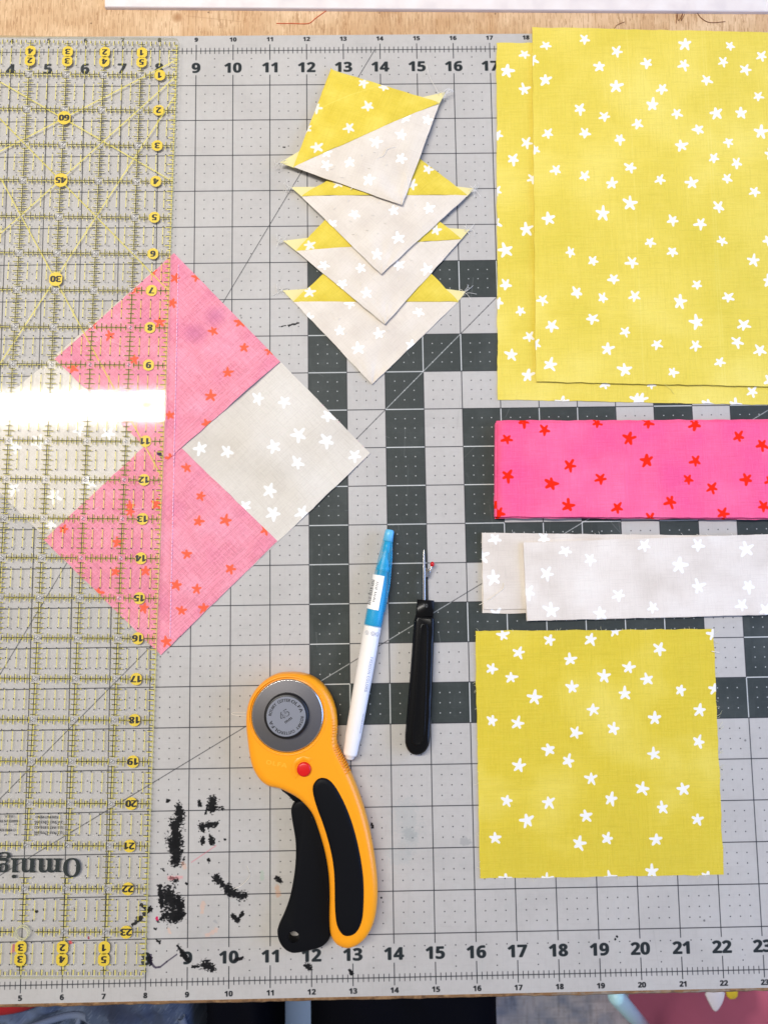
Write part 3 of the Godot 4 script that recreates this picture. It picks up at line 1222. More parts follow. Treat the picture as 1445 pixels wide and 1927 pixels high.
	for q in [[0.36, "1", 1], [0.63, "5", 1], [0.36, "2", 2], [0.63, "4", 2], [0.36, "3", 3], [0.63, "3", 3], [0.36, "4", 4], [0.63, "2", 4], [0.36, "5", 5], [0.63, "1", 5]]:
		disc(t, on_ruler(q[2], q[0]), 0.155, q[1], 0.16, face, bright, black)
		disc(t, on_ruler(q[2], 23.0 + q[0]), 0.155, q[1], 0.16, face, bright, black)
	for q in [["45", 3.0, 4.0], ["60", 3.0, 2.25], ["30", 3.0, 6.72]]:
		disc(t, on_ruler(q[1], q[2]), 0.19, q[0], 0.17, face, bright, black)
	st = begin()
	st.set_smooth_group(-1)
	print_text(st, "Omnigrid", on_ruler(3.16, 21.46), 0.44, face, 0.076, "Droid Serif", 1.02)
	part("maker_name", st, paint_mat("ruler_dark_green_ink", rgb(12, 26, 26), 0.6), t)
	st = begin()
	st.set_smooth_group(-1)
	for q in [["FOR PAT PEND", 2.53, 20.33], ["CA. PAT 1,297,296", 2.49, 20.44], ["U.S. PAT 5,819,422", 2.48, 20.57], ["U.S. PAT 4,779,246", 2.48, 20.69], ["MADE IN THE", 3.48, 20.43], ["U.S.A.", 3.46, 20.32], ["\u00a9 1998 ITEM", 3.5, 20.64]]:
		print_text(st, q[0], on_ruler(q[1], q[2]), 0.058, face, 0.076, "Droid Sans", 1.0)
	part("small_print", st, black, t)
	# fine scratches on the top face
	var g := RandomNumberGenerator.new()
	g.seed = 3
	st = begin()
	st.set_smooth_group(-1)
	for i in 70:
		var p := Vector2(g.randf_range(0.1, 5.2), g.randf_range(1.0, 23.0) if i % 3 == 0 else g.randf_range(8.2, 13.0))
		var q := p + Vector2.from_angle(g.randf_range(0, TAU)) * g.randf_range(0.06, 0.5)
		rline(st, p.x, p.y, q.x, q.y, 0.005, 0.1805)
	var scr := paint_mat("fine_scratch", Color(0.95, 0.95, 0.95, 0.4), 0.5)
	scr.transparency = BaseMaterial3D.TRANSPARENCY_ALPHA
	part("surface_scratches", st, scr, t, true)

func disc(t: Node3D, at: Vector2, r: float, text: String, size: float, face: Vector2, y: Material, k: Material) -> void:
	var st := begin()
	st.set_smooth_group(-1)
	var side := face.orthogonal()
	var o := PackedVector2Array()
	for i in 24:
		var d := Vector2.from_angle(TAU * i / 24.0)
		var q := d * r
		q = Vector2(clampf(q.x, -r * 0.9, r * 0.9), q.y)
		o.append(at + face * q.x + side * q.y)
	flat_poly(st, o, 0.077)
	var d := part("number_disc", st, y, t)
	st = begin()
	st.set_smooth_group(-1)
	for b in [-0.01, 0.0, 0.01]:
		print_text(st, text, at + face * b, size * 0.98, face, 0.079 + b * 0.02, "Droid Sans", 1.12)
	part("numeral", st, k, d)

# ---------------------------------------------------------------- cloth things
func lift(h: float, amount: float, seed_: int, freq := 1.7) -> Callable:   # gently uneven cloth
	return func(u: float, v: float) -> float:
		noise.frequency = 1.0
		var e := minf(minf(u, 1.0 - u), minf(v, 1.0 - v))
		return h + amount * (0.5 + noise.get_noise_3d(u * freq, v * freq, seed_ * 7.3)) + amount * 0.25 * noise.get_noise_3d(u * 6.0, v * 6.0, seed_) + amount * 0.35 * exp(-e * 30.0)

func yellow_fabrics() -> void:
	var tile := weave_tile(420, 0.055, 8000, 31)
	var clouds := cloud_tile(96, 3.0, rgb(206, 186, 60, 0.4), rgb(244, 230, 140, 0.35), 11, 1100, 1100)
	var white := rgb(236, 233, 226)
	var base := rgb(224, 203, 86)
	var k := V([17.186, -0.167, 25.604, -0.011, 24.906, 10.038, 16.920, 9.781])
	var fr := Frame.new(k, 0.0)
	var s := fabric_sheet(fr, base, tile, clouds, V([17.944, 0.180, 17.142, 2.504, 17.907, 2.736, 17.539, 3.195, 18.048, 3.753, 17.054, 4.091, 17.222, 6.694, 17.008, 7.173, 17.596, 7.408, 17.808, 8.115, 19.737, 9.410, 17.003, 4.979, 20.957, 9.424, 23.605, 9.659]), V([17.450, 0.656, 17.897, 1.196, 17.824, 5.163, 17.246, 5.738, 17.315, 8.594, 17.737, 9.147, 18.625, 9.884, 20.562, 9.839, 20.676, 9.826, 22.419, 10.001, 23.134, 10.010]), white, 0.185)
	var t := thing("yellow_fabric_piece", "larger bright yellow star print fabric lying underneath, its left and lower borders showing", "fabric", k[0], 0.0, "yellow star print fabric pieces")
	var hf := func(u: float, v: float) -> float:
		var b := 0.022 + 0.012 * noise.get_noise_2d(u * 3.0, v * 4.0)
		return b + 0.035 * exp(-pow((v - 0.665 - 0.02 * u) * 55.0, 2.0)) + 0.012 * exp(-pow((v - 0.5) * 60.0, 2.0))
	part("cloth", cloth(k, 60, 90, hf, fr, 0.016, 0.011, 4), cloth_mat("yellow_print_under", s), t)
	var ft := begin()
	fray(ft, k[3], k[2], 0.02, 3.0, 0.16, 4, 1.0)
	fray(ft, k[0], k[3], 0.02, 1.2, 0.1, 5, 1.0)
	part("frayed_threads", ft, paint_mat("yellow_thread", rgb(222, 208, 110), 0.9), t, true)
	k = V([18.162, -0.560, 25.588, -0.334, 24.901, 9.573, 17.921, 9.330])
	fr = Frame.new(k, 0.0)
	s = fabric_sheet(fr, base, tile, clouds, V([18.521, -0.021, 19.584, -0.187, 20.443, 0.167, 19.376, 1.815, 20.031, 2.042, 18.480, 2.513, 19.481, 2.516, 20.415, 2.700, 18.116, 2.977, 18.663, 3.557, 19.418, 3.730, 18.135, 0.386, 23.566, 0.029, 24.407, 0.331, 21.251, 0.524, 22.262, 0.575, 23.347, 0.496, 23.940, 0.723, 22.859, 1.025, 21.626, 1.274, 24.242, 1.501, 21.995, 1.976, 20.918, 2.265, 22.550, 2.435, 23.354, 2.796, 22.921, 3.257, 23.533, 3.403, 20.658, 3.502, 21.444, 3.851, 23.249, 3.840, 23.976, 4.210, 22.969, 4.640, 18.966, 5.843, 19.547, 6.086, 20.073, 6.597, 19.081, 6.958, 19.762, 7.109, 18.173, 7.148, 19.467, 7.666, 18.383, 7.846, 20.321, 8.030, 17.938, 8.340, 21.720, 4.987, 22.467, 5.090, 23.014, 5.581, 21.087, 5.596, 21.675, 5.857, 20.585, 6.148, 22.280, 6.785, 20.611, 7.072, 23.082, 7.128, 23.458, 7.882, 21.137, 8.378, 22.153, 8.424, 23.253, 8.341, 23.838, 8.579, 22.762, 8.881, 21.508, 9.135, 24.254, 5.580, 24.048, 9.396]), V([19.959, 0.603, 18.465, 0.985, 20.383, 1.172, 20.147, 3.948, 22.328, -0.032, 21.341, 1.723, 23.071, 1.971, 23.746, 1.977, 24.253, 2.512, 22.062, 2.888, 22.299, 3.957, 20.603, 4.505, 24.468, 3.158, 18.407, 4.909, 19.869, 4.778, 19.832, 8.490, 18.303, 8.887, 20.255, 9.050, 23.827, 6.125, 21.802, 7.237, 22.210, 7.796, 24.197, 6.677]), white, 0.185)
	# old fold lines
	for x in [4.98, 5.05, 2.92]:
		s.box(Vector2(x - 0.01, 0), Vector2(x + 0.015, 12), rgb(250, 242, 170), 0.12)
	t = thing("yellow_fabric_piece", "smooth upper yellow star print fabric with faint fold lines, laid on a larger yellow piece", "fabric", k[0], 0.05, "yellow star print fabric pieces")
	var hb := func(u: float, v: float) -> float:
		noise.frequency = 1.0
		return 0.085 + 0.012 * noise.get_noise_2d(u * 3.0 + 9.0, v * 3.0) + 0.009 * exp(-pow((u - 0.665) * 60.0, 2.0)) + 0.005 * exp(-pow((u - 0.38) * 60.0, 2.0)) + 0.012 * exp(-(1.0 - v) * 40.0) + 0.01 * noise.get_noise_1d(u * 9.0) * exp(-(1.0 - v) * 22.0)
	part("cloth", cloth(k, 70, 80, hb, fr, 0.016, 0.01, 8), cloth_mat("yellow_print_upper", s), t)
	ft = begin()
	fray(ft, k[3], k[2], 0.09, 2.5, 0.13, 14, 1.0)
	var loose := curve_points([W(Vector2(21.254, 9.431), 0.09), W(Vector2(21.426, 9.559), 0.075), W(Vector2(21.528, 9.699), 0.05)], 6)
	tube(ft, loose, [0.006], 5)
	part("frayed_threads", ft, M["yellow_thread"], t, true)
	k = V([16.177, 15.728, 22.213, 15.783, 22.132, 21.756, 16.134, 21.730])
	fr = Frame.new(k, 0.0)
	s = fabric_sheet(fr, rgb(216, 193, 62), tile, clouds, PackedVector2Array(), V([16.871, 15.844, 18.054, 15.991, 19.095, 15.985, 17.262, 16.290, 20.819, 16.256, 18.548, 16.480, 16.567, 16.685, 20.018, 16.709, 19.391, 16.904, 17.047, 16.902, 20.479, 17.004, 18.567, 17.173, 21.311, 17.286, 19.896, 17.344, 17.619, 17.406, 19.077, 17.729, 21.762, 17.783, 20.617, 17.967, 16.539, 17.956, 17.173, 18.030, 19.565, 18.210, 18.616, 18.292, 21.686, 18.560, 17.933, 18.683, 20.550, 18.841, 18.405, 18.968, 17.176, 19.071, 18.961, 19.400, 20.224, 19.671, 21.241, 19.707, 16.848, 19.898, 17.887, 19.956, 19.430, 19.900, 20.700, 20.139, 18.787, 20.298, 17.334, 20.377, 21.555, 20.432, 16.525, 20.786, 18.591, 20.956, 19.297, 20.851, 20.507, 20.886, 20.365, 21.646, 22.195, 15.910, 22.163, 17.268, 19.721, 15.765, 17.775, 21.779, 16.768, 21.768, 19.314, 21.786, 21.719, 21.802]), white, 0.165, 100.0, -PI * 0.46)
	t = thing("yellow_fabric_square", "single yellow star print fabric square at the lower right of the mat", "fabric", k[0], 0.0)
	var hc := func(u: float, v: float) -> float:
		noise.frequency = 1.0
		return 0.028 + 0.014 * noise.get_noise_2d(u * 2.2, v * 2.2 + 4.0) + 0.01 * noise.get_noise_2d(u * 1.5, v * 14.0)
	part("cloth", cloth(k, 50, 50, hc, fr, 0.016, 0.012, 12), cloth_mat("yellow_print_square", s), t)
	ft = begin()
	fray(ft, k[1], k[2], 0.025, 5.0, 0.2, 21, 1.0)
	fray(ft, k[0], k[3], 0.025, 3.0, 0.12, 22, -1.0)
	fray(ft, k[0], k[1], 0.025, 2.5, 0.07, 23, 1.0)
	fray(ft, k[3], k[2], 0.025, 2.0, 0.12, 24, -1.0)
	part("frayed_threads", ft, paint_mat("pale_yellow_thread", rgb(232, 226, 184), 0.9), t, true)

func folded_strips() -> void:
	# pink strip, folded several times
	var tile := weave_tile(360, 0.06, 7000, 41)
	var clouds := cloud_tile(64, 3.0, rgb(232, 70, 140, 0.3), rgb(252, 140, 180, 0.3), 12, 700, 700)
	var k := V([16.809, 10.457, 24.746, 10.519, 24.574, 13.005, 16.725, 12.852])
	var fr := Frame.new(k, 0.0)
	var s := fabric_sheet(fr, rgb(244, 98, 146), tile, clouds, V([17.091, 10.868, 18.060, 10.651, 18.676, 11.575, 17.086, 11.817, 19.455, 11.928, 19.843, 12.679, 16.823, 12.772, 17.538, 10.429, 19.433, 10.469, 21.911, 11.504, 23.057, 10.882, 23.648, 11.111, 21.702, 11.975, 22.299, 12.201, 23.192, 11.995, 21.207, 12.543, 20.680, 12.955, 22.536, 12.866, 23.584, 12.693, 21.940, 10.563, 20.743, 10.503, 23.791, 12.056]), V([20.227, 10.894, 18.182, 12.038, 18.591, 12.611, 20.658, 11.473]), rgb(240, 38, 14), 0.185)
	var m := cloth_mat("pink_print", s)
	var t := thing("pink_fabric_strip", "hot pink folded fabric strip with red stars and a rounded left fold", "fabric", k[0], 0.0)
	var sh := [Vector2(0.03, 0.06), Vector2(0.012, -0.05), Vector2(0, 0)]
	for i in 3:
		var kk := PackedVector2Array()
		for c in 4:
			var off := Vector2(0.0 if c == 1 or c == 2 else [0.06, 0.03, 0.0][i], 0.0)
			if c < 2:
				off.y -= [0.105, 0.06, 0.0][i]
			else:
				off.y += [0.02, 0.035, 0.0][i]
			kk.append(k[c] + off)
		var top: float = [0.07, 0.15, 0.235][i]
		var hf := func(u: float, v: float) -> float:
			noise.frequency = 1.0
			var d := u * 7.7
			var f := 1.0 if d > 0.16 else sqrt(maxf(0.0, 1.0 - pow(1.0 - d / 0.16, 2.0)))
			var w := 0.02 * noise.get_noise_2d(u * 5.0 + i * 3.0, v * 1.5) + 0.03 * exp(-pow((u - 0.1) * 12.0, 2.0)) * exp(-v * 10.0)
			return top * (0.45 + 0.55 * f) + w * f + (0.012 if v > 0.97 or v < 0.03 else 0.0) * f
		part("folded_layer", cloth(kk, 80, 24, hf, fr, 0.018 if i < 2 else 0.02, 0.01, 30 + i), m, t)
	# the turned edge at the left joins the layers
	var st := begin()
	st.set_smooth_group(1)
	var prev := []
	for j in 13:
		var v := j / 12.0
		var base := k[0].lerp(k[3], v)
		var row := []
		for a in 7:
			var an := PI * 0.5 + PI * a / 6.0
			row.append(W(base + Vector2(0.05 + 0.055 * cos(an), 0.0), 0.115 + 0.09 * sin(an)))
		if j > 0:
			for a in 6:
				st.set_uv(fr.uv(base + Vector2(0.02, 0)))
				quad(st, prev[a], prev[a + 1], row[a + 1], row[a])
		prev = row
	part("turned_fold", st, m, t)
	var ft := begin()
	fray(ft, k[3], k[2], 0.22, 1.5, 0.1, 44, 1.0)
	fray(ft, k[0], k[1], 0.22, 2.0, 0.07, 45, 1.0)
	part("frayed_threads", ft, paint_mat("pink_thread", rgb(250, 130, 190), 0.9), t, true)

	# two cream strips
	var ct := weave_tile(360, 0.045, 6500, 51)
	var cc := cloud_tile(64, 5.0, rgb(180, 166, 152, 0.25), rgb(246, 242, 236, 0.3), 13, 900, 900)
	var base := rgb(222, 212, 200)
	var white := rgb(242, 242, 242)
	k = V([16.407, 13.255, 24.668, 13.471, 24.535, 15.392, 16.364, 15.291])
	fr = Frame.new(k, 0.0)
	s = fabric_sheet(fr, base, ct, cc, V([16.736, 13.416, 17.986, 13.419, 16.709, 15.336]), V([16.670, 14.417, 16.363, 13.845]), white, 0.2)
	m = cloth_mat("cream_print_lower", s)
	t = thing("cream_fabric_strip", "lower cream star print strip sticking out to the left with a thread on it", "fabric", k[0], 0.0, "cream fabric strips")
	for i in 2:
		var kk := k.duplicate()
		if i == 1:
			kk[2] += Vector2(0, -0.09)
			kk[3] += Vector2(0.03, -0.1)
		part("folded_layer", cloth(kk, 60, 20, lift(0.028 + 0.04 * i, 0.012, 3 + i), fr, 0.016, 0.009, 33 + i), m, t)
	ft = begin()
	fray(ft, k[0], k[3], 0.03, 4.0, 0.1, 54, -1.0)
	fray(ft, k[0], k[1], 0.06, 2.0, 0.08, 55, 1.0)
	part("frayed_threads", ft, paint_mat("cream_thread", rgb(240, 236, 226), 0.9), t, true)
	k = V([17.437, 13.520, 24.598, 13.381, 24.457, 15.423, 17.479, 15.486])
	fr = Frame.new(k, -0.02)
	s = fabric_sheet(fr, rgb(226, 217, 207), ct, cc, V([18.503, 13.750, 19.129, 13.983, 18.003, 14.323, 17.530, 14.784, 19.807, 14.893, 20.520, 13.640, 21.893, 13.660, 23.125, 14.724, 20.658, 15.212, 22.929, 15.190, 23.511, 15.313]), V([18.085, 15.249, 19.325, 15.342, 23.117, 13.778, 21.389, 14.155, 21.843, 14.704]), white, 0.2)
	m = cloth_mat("cream_print_upper", s)
	t = thing("cream_fabric_strip", "upper cream star print strip, folded crisply and set a little to the right", "fabric", k[0], 0.07, "cream fabric strips")
	for i in 2:
		var kk := k.duplicate()
		if i == 0:
			kk[2] += Vector2(0, 0.015)
			kk[3] += Vector2(-0.01, 0.012)
		part("folded_layer", cloth(kk, 60, 20, lift(0.10 + 0.04 * i, 0.014, 5 + i), fr, 0.02, 0.006, 36 + i), m, t)
	ft = begin()
	fray(ft, k[3], k[2], 0.12, 1.2, 0.08, 64, 1.0)
	fray(ft, k[0], k[1], 0.13, 1.0, 0.12, 65, 1.0)
	part("frayed_threads", ft, M["cream_thread"], t, true)

func half_squares() -> void:
	var yt := weave_tile(360, 0.055, 7000, 61)
	var yc := cloud_tile(64, 4.0, rgb(206, 182, 56, 0.4), rgb(244, 226, 118, 0.3), 14, 420, 420)
	var ct := weave_tile(360, 0.045, 6500, 71)
	var cc := cloud_tile(64, 4.0, rgb(202, 190, 176, 0.3), rgb(240, 232, 222, 0.3), 15, 420, 420)
	var ear := paint_mat("pale_wrong_side", rgb(226, 214, 152), 0.92)
	var wt: Material = M["cream_thread"]
	var L := [
		{"tip": Vector2(13.656, 9.342), "l": Vector2(11.628, 7.087), "r": Vector2(15.959, 7.136), "up": Vector2(13.929, 4.926), "el": Vector2(11.335, 6.780), "er": Vector2(16.163, 6.863), "yd": V([12.051, 6.851]), "cd": V([14.920, 7.411, 12.828, 7.893, 13.850, 7.984, 13.305, 8.386, 14.702, 8.303, 13.114, 7.151, 12.009, 7.538]), "h": 0.02, "label": "half yellow half cream sewn triangle square at the bottom of the overlapping stack"},
		{"tip": Vector2(14.012, 7.760), "l": Vector2(11.698, 5.725), "r": Vector2(16.077, 5.449), "up": Vector2(13.765, 3.458), "el": Vector2(11.362, 5.444), "er": Vector2(16.296, 5.187), "yd": V([12.064, 5.586, 15.401, 5.207]), "cd": V([12.437, 6.135, 13.398, 6.226, 14.409, 6.156, 15.145, 6.277, 13.545, 6.909, 12.909, 6.654]), "h": 0.09, "label": "half yellow half cream sewn square third from the top of the stack"},
		{"tip": Vector2(13.934, 6.438), "l": Vector2(11.853, 4.242), "r": Vector2(16.267, 4.270), "up": Vector2(14.388, 2.630), "el": Vector2(11.572, 3.988), "er": Vector2(16.442, 4.079), "yd": V([12.842, 3.917, 15.226, 3.515, 14.786, 3.991]), "cd": V([13.262, 4.791, 14.287, 4.687, 15.224, 4.643, 14.399, 5.459, 13.830, 5.904, 12.657, 5.036]), "h": 0.165, "label": "half yellow half cream sewn square lying just under the tilted top one"},
		{"tip": Vector2(14.521, 4.590), "l": Vector2(11.654, 3.473), "r": Vector2(15.568, 1.700), "up": Vector2(12.659, 0.584), "el": Vector2(11.303, 3.337), "er": Vector2(15.732, 1.384), "yd": V([13.540, 1.057, 14.088, 1.201, 13.654, 1.792, 13.142, 2.430, 12.285, 2.962, 12.265, 1.769, 11.997, 2.383]), "cd": V([14.647, 2.145, 15.230, 2.187, 14.522, 2.636, 13.852, 2.838, 12.528, 3.455, 13.149, 3.406, 14.510, 3.297, 13.652, 3.897, 12.537, 3.112]), "h": 0.24, "label": "tilted half yellow half cream sewn square on top of the stack, cream thread on it"},
	]
	for n in 4:
		var q: Dictionary = L[n]
		var l: Vector2 = q.l
		var r: Vector2 = q.r
		var tip: Vector2 = q.tip
		var up: Vector2 = q.up
		var h: float = q.h
		var ang := (tip - l).angle()
		var t := thing("half_square_triangle", q.label, "quilt piece", l, h, "half square triangle patches in the stack")
		var ky := PackedVector2Array([l, r, up, up])
		var kc := PackedVector2Array([l, r, tip, tip])
		var fy := Frame.new(ky, ang)
		var fc := Frame.new(kc, ang)
		var top := n == 3
		# how the piece rides on the ones below: the far corner sinks to the mat, the near point lies on the lower pieces
		var hy := func(u: float, v: float) -> float:
			noise.frequency = 1.0
			var roll := 0.034 * (1.0 - exp(-v * 34.0)) * exp(-v * 1.5)
			var edge := minf(u, 1.0 - u)
			return h + 0.012 + roll - v * (h - 0.03) * 0.85 + 0.02 * noise.get_noise_3d(u * 3.0, v * 3.0, n * 5.0) - (h - 0.02) * 0.25 * exp(-edge * 9.0)
		var hc := func(u: float, v: float) -> float:
			noise.frequency = 1.0
			var edge := minf(u, 1.0 - u)
			return h + 0.004 + 0.018 * v + 0.022 * noise.get_noise_3d(u * 2.5 + 4.0, v * 2.5, n * 3.0) + (0.05 if top else 0.02) * exp(-pow((u - 0.28) * 5.0, 2.0)) * sin(v * PI) - (h - 0.02) * 0.25 * exp(-edge * 9.0) * (1.0 - v)
		var sy := fabric_sheet(fy, rgb(221, 198, 74), yt, yc, PackedVector2Array(), q.yd, rgb(232, 226, 214), 0.165, 100.0, ang - 0.4)
		if top:
			sy.line(fy.local(Vector2(12.474, 1.741)), fy.local(Vector2(13.186, 1.427)), 0.02, rgb(240, 226, 130), 0.5)
			sy.line(fy.local(Vector2(13.186, 1.427)), fy.local(Vector2(13.864, 1.188)), 0.02, rgb(240, 226, 130), 0.5)
		part("cream_half", cloth(kc, 36, 30, hc, fc, 0.014, 0.007, 70 + n), cloth_mat("cream_half_%d" % n, fabric_sheet(fc, rgb(221, 211, 197), ct, cc, q.cd, PackedVector2Array(), rgb(250, 248, 245), 0.185, 100.0, ang + 0.3)), t)
		part("yellow_half", cloth(ky, 36, 30, hy, fy, 0.016, 0.007, 60 + n), cloth_mat("yellow_half_%d" % n, sy), t)
		# pale seam tips peeping out at both ends
		for e in [[l, q.el, up], [r, q.er, up]]:
			var st := begin()
			st.set_smooth_group(-1)
			var root: Vector2 = e[0]
			var end: Vector2 = e[1]
			var inn: Vector2 = root.lerp(e[2], 0.16)
			var low: Vector2 = root.lerp(tip, 0.012)
			var b := h * 0.72
			var mid := root.lerp(end, 0.55)
			tri(st, W(low, b + 0.008), W(end, b + 0.02), W(inn, b + 0.012))
			tri(st, W(low, b - 0.004), W(inn, b + 0.0), W(end, b + 0.008))
			quad(st, W(low, b + 0.008), W(low, b - 0.004), W(end, b + 0.008), W(end, b + 0.02))
			quad(st, W(end, b + 0.02), W(end, b + 0.008), W(inn, b), W(inn, b + 0.012))
			part("seam_tip", st, ear, t)
		var ft := begin()
		fray(ft, l, tip, h * 0.9, 2.0, 0.1, 80 + n, 1.0)
		fray(ft, r, tip, h * 0.9, 2.0, 0.1, 90 + n, -1.0)
		for e in [q.el, q.er]:
			var g := RandomNumberGenerator.new()
			g.seed = 7 + n
			for i in 8:
				var d: Vector2 = (e - (l + r) * 0.5).normalized().rotated(g.randf_range(-1.1, 1.1))
				var p: Vector2 = e - d * 0.08 + Vector2(g.randf_range(-0.12, 0.12), g.randf_range(-0.06, 0.06))
				var d2 := d.rotated(g.randf_range(-1.4, 1.4))
				tube(ft, curve_points([W(p, h * 0.8), W(p + d * 0.1, h * 0.8 + 0.03), W(p + d * 0.16 + d2 * g.randf_range(0.05, 0.2), h * 0.5)], 4), [0.0046], 3)
		# lint and tiny thread ends on the cloth
		var g2 := RandomNumberGenerator.new()
		g2.seed = 90 + n
		for i in 14:
			var u := g2.randf_range(0.08, 0.92)
			var v := g2.randf_range(0.05, 0.5)
			var p := l.lerp(r, u).lerp(tip, v)
			var d := Vector2.from_angle(g2.randf_range(0, TAU)) * g2.randf_range(0.03, 0.12)
			var hh: float = hc.call(u, v) + 0.01
			tube(ft, [W(p, hh), W(p + d * 0.5 + d.orthogonal() * 0.2, hh + 0.01), W(p + d, hh)], [0.0046], 3)
		part("frayed_threads", ft, wt, t, true)

func quilt_block() -> void:
	var pt := weave_tile(360, 0.13, 14000, 81, 1.0)
	var pc := cloud_tile(64, 5.0, rgb(214, 120, 152, 0.4), rgb(242, 172, 194, 0.4), 16, 700, 700)
	var ct := weave_tile(360, 0.06, 6500, 91)
	var cc := cloud_tile(64, 3.0, rgb(182, 174, 162, 0.35), rgb(232, 228, 220, 0.35), 17, 900, 900)
	var base := V([8.474, 5.735, 13.591, 11.152, 8.267, 16.183, 2.824, 10.758])
	var t := thing("quilt_block", "pink and cream quilt block set on point, half under the clear ruler", "quilt block", base[3], 0.0)
	var ang := (base[1] - base[0]).angle()
	var fr := Frame.new(base, ang)
	var s := fabric_sheet(fr, rgb(214, 207, 195), ct, cc, V([10.697, 9.681, 11.379, 9.771, 12.507, 10.153, 11.744, 10.651, 9.207, 10.973, 9.903, 11.071, 11.117, 10.954, 12.474, 10.831, 13.188, 11.224, 11.713, 11.390, 10.997, 12.089, 11.096, 12.688, 10.365, 12.479, 11.827, 12.678, 4.436, 10.840, 5.044, 10.745, 6.089, 10.447, 6.840, 10.544, 4.439, 11.955, 5.490, 12.158, 5.442, 12.870, 6.393, 11.829]), PackedVector2Array(), rgb(240, 240, 238), 0.22, 90.0, ang + 1.2, 0.85)
	var hf := func(u: float, v: float) -> float:
		noise.frequency = 1.0
		var a := clampf(u * 2.0 - 1.0, 0.0, 1.0)   # waves in the free right corner
		var fold := 0.09 * exp(-pow((v - 0.30 + 0.06 * a) * 13.0, 2.0)) * smoothstep(0.1, 0.45, a) * (1.0 - 0.4 * a) + 0.05 * exp(-pow((v - 0.14 + 0.04 * a) * 15.0, 2.0)) * a
		return 0.018 + fold * smoothstep(0.43, 0.36, v) + 0.014 * noise.get_noise_2d(u * 4.0, v * 4.0) * smoothstep(0.5, 0.7, u) * smoothstep(0.46, 0.40, v)
	part("cream_patch", cloth(base, 64, 64, hf, fr, 0.014, 0.008, 101), cloth_mat("block_cream", s), t)
	var kb := V([5.272, 13.270, 8.236, 10.459, 11.191, 13.384, 8.273, 16.207])
	var fb := Frame.new(kb, ang)
	var orange := rgb(236, 92, 56)
	s = fabric_sheet(fb, rgb(232, 142, 160), pt, pc, V([8.874, 11.471, 9.234, 12.207, 9.182, 12.859, 9.873, 12.840, 10.897, 13.101, 8.897, 13.690, 10.009, 14.079, 8.640, 14.472, 9.155, 14.580, 8.776, 15.113, 8.402, 15.881, 9.344, 15.065, 5.757, 13.011, 7.425, 12.442, 8.116, 12.401, 7.140, 13.368, 7.099, 14.108, 7.856, 14.097, 7.826, 15.029, 6.665, 14.635, 7.451, 12.587]), PackedVector2Array(), orange, 0.165, 90.0, ang + 0.7, 0.85)
	var hb := func(u: float, v: float) -> float:
		noise.frequency = 1.0
		return 0.036 + 0.010 * noise.get_noise_2d(u * 3.0 + 20.0, v * 3.0) + 0.02 * smoothstep(0.55, 1.0, u) * noise.get_noise_2d(u * 6.0, v * 2.0)
	part("pink_patch", cloth(kb, 44, 44, hb, fb, 0.014, 0.007, 103), cloth_mat("block_pink_lower", s), t)
	var kt := V([5.425, 8.564, 8.488, 5.742, 11.270, 8.706, 8.256, 11.364])
	var ft := Frame.new(kt, ang)
	s = fabric_sheet(ft, rgb(232, 142, 160), pt, pc, V([9.534, 7.874, 10.335, 8.321, 9.914, 8.993, 9.475, 9.601, 8.525, 6.424, 9.090, 6.400, 8.461, 7.097, 10.238, 7.639, 11.002, 8.418, 8.427, 10.096, 9.381, 10.340, 8.469, 11.220, 7.927, 6.229, 6.828, 7.958, 8.131, 7.618, 5.910, 8.818, 7.472, 6.728, 6.363, 7.669, 7.481, 8.603]), PackedVector2Array(), orange, 0.165, 90.0, ang + 0.5, 0.85)
	s.dot(ft.local(Vector2(8.165, 11.084)), 0.06, rgb(40, 34, 62), 0.85)
	s.line(ft.local(Vector2(8.165, 11.084)), ft.local(Vector2(8.269, 11.223)), 0.09, rgb(40, 34, 62), 0.8)
	for q in [Vector2(9.073, 7.935), Vector2(9.559, 7.466)]:
		for i in 9:
			s.dot(ft.local(q), 0.34 - 0.033 * i, rgb(176, 96, 140), 0.05)
	var ht := func(u: float, v: float) -> float:
		noise.frequency = 1.0
		return 0.054 + 0.010 * noise.get_noise_2d(u * 3.0 + 40.0, v * 3.0) + 0.05 * exp(-pow((v - 1.0) * 8.0, 2.0)) * sin(clampf((u - 0.5) * 2.2, 0.0, 1.0) * PI)
	part("pink_patch", cloth(kt, 44, 44, ht, ft, 0.014, 0.007, 105), cloth_mat("block_pink_upper", s), t)
	var st := begin()
	var a: Vector2 = Vector2(8.605, 6.051)
	var b: Vector2 = Vector2(8.497, 15.775)
	var n := int(a.distance_to(b) / 0.098)
	for i in n:
		var p := a.lerp(b, (i + 0.15) / n)
		var q := a.lerp(b, (i + 0.78) / n)
		var h := 0.07 if p.y < 11.4 else 0.05
		tube(st, [W(p, h - 0.012), W(p.lerp(q, 0.25), h + 0.002), W(p.lerp(q, 0.75), h + 0.002), W(q, h - 0.012)], [0.015], 5)
	part("stitching", st, paint_mat("pale_pink_thread", rgb(240, 186, 208), 0.9), t, true)
	st = begin()
	fray(st, kb[3], kb[2], 0.03, 3.0, 0.16, 111, 1.0)
	fray(st, base[0], base[1], 0.03, 1.5, 0.06, 112, -1.0)
	fray(st, base[1], base[2], 0.025, 1.5, 0.08, 113, -1.0)
	part("frayed_threads", st, M["pale_pink_thread"], t, true)

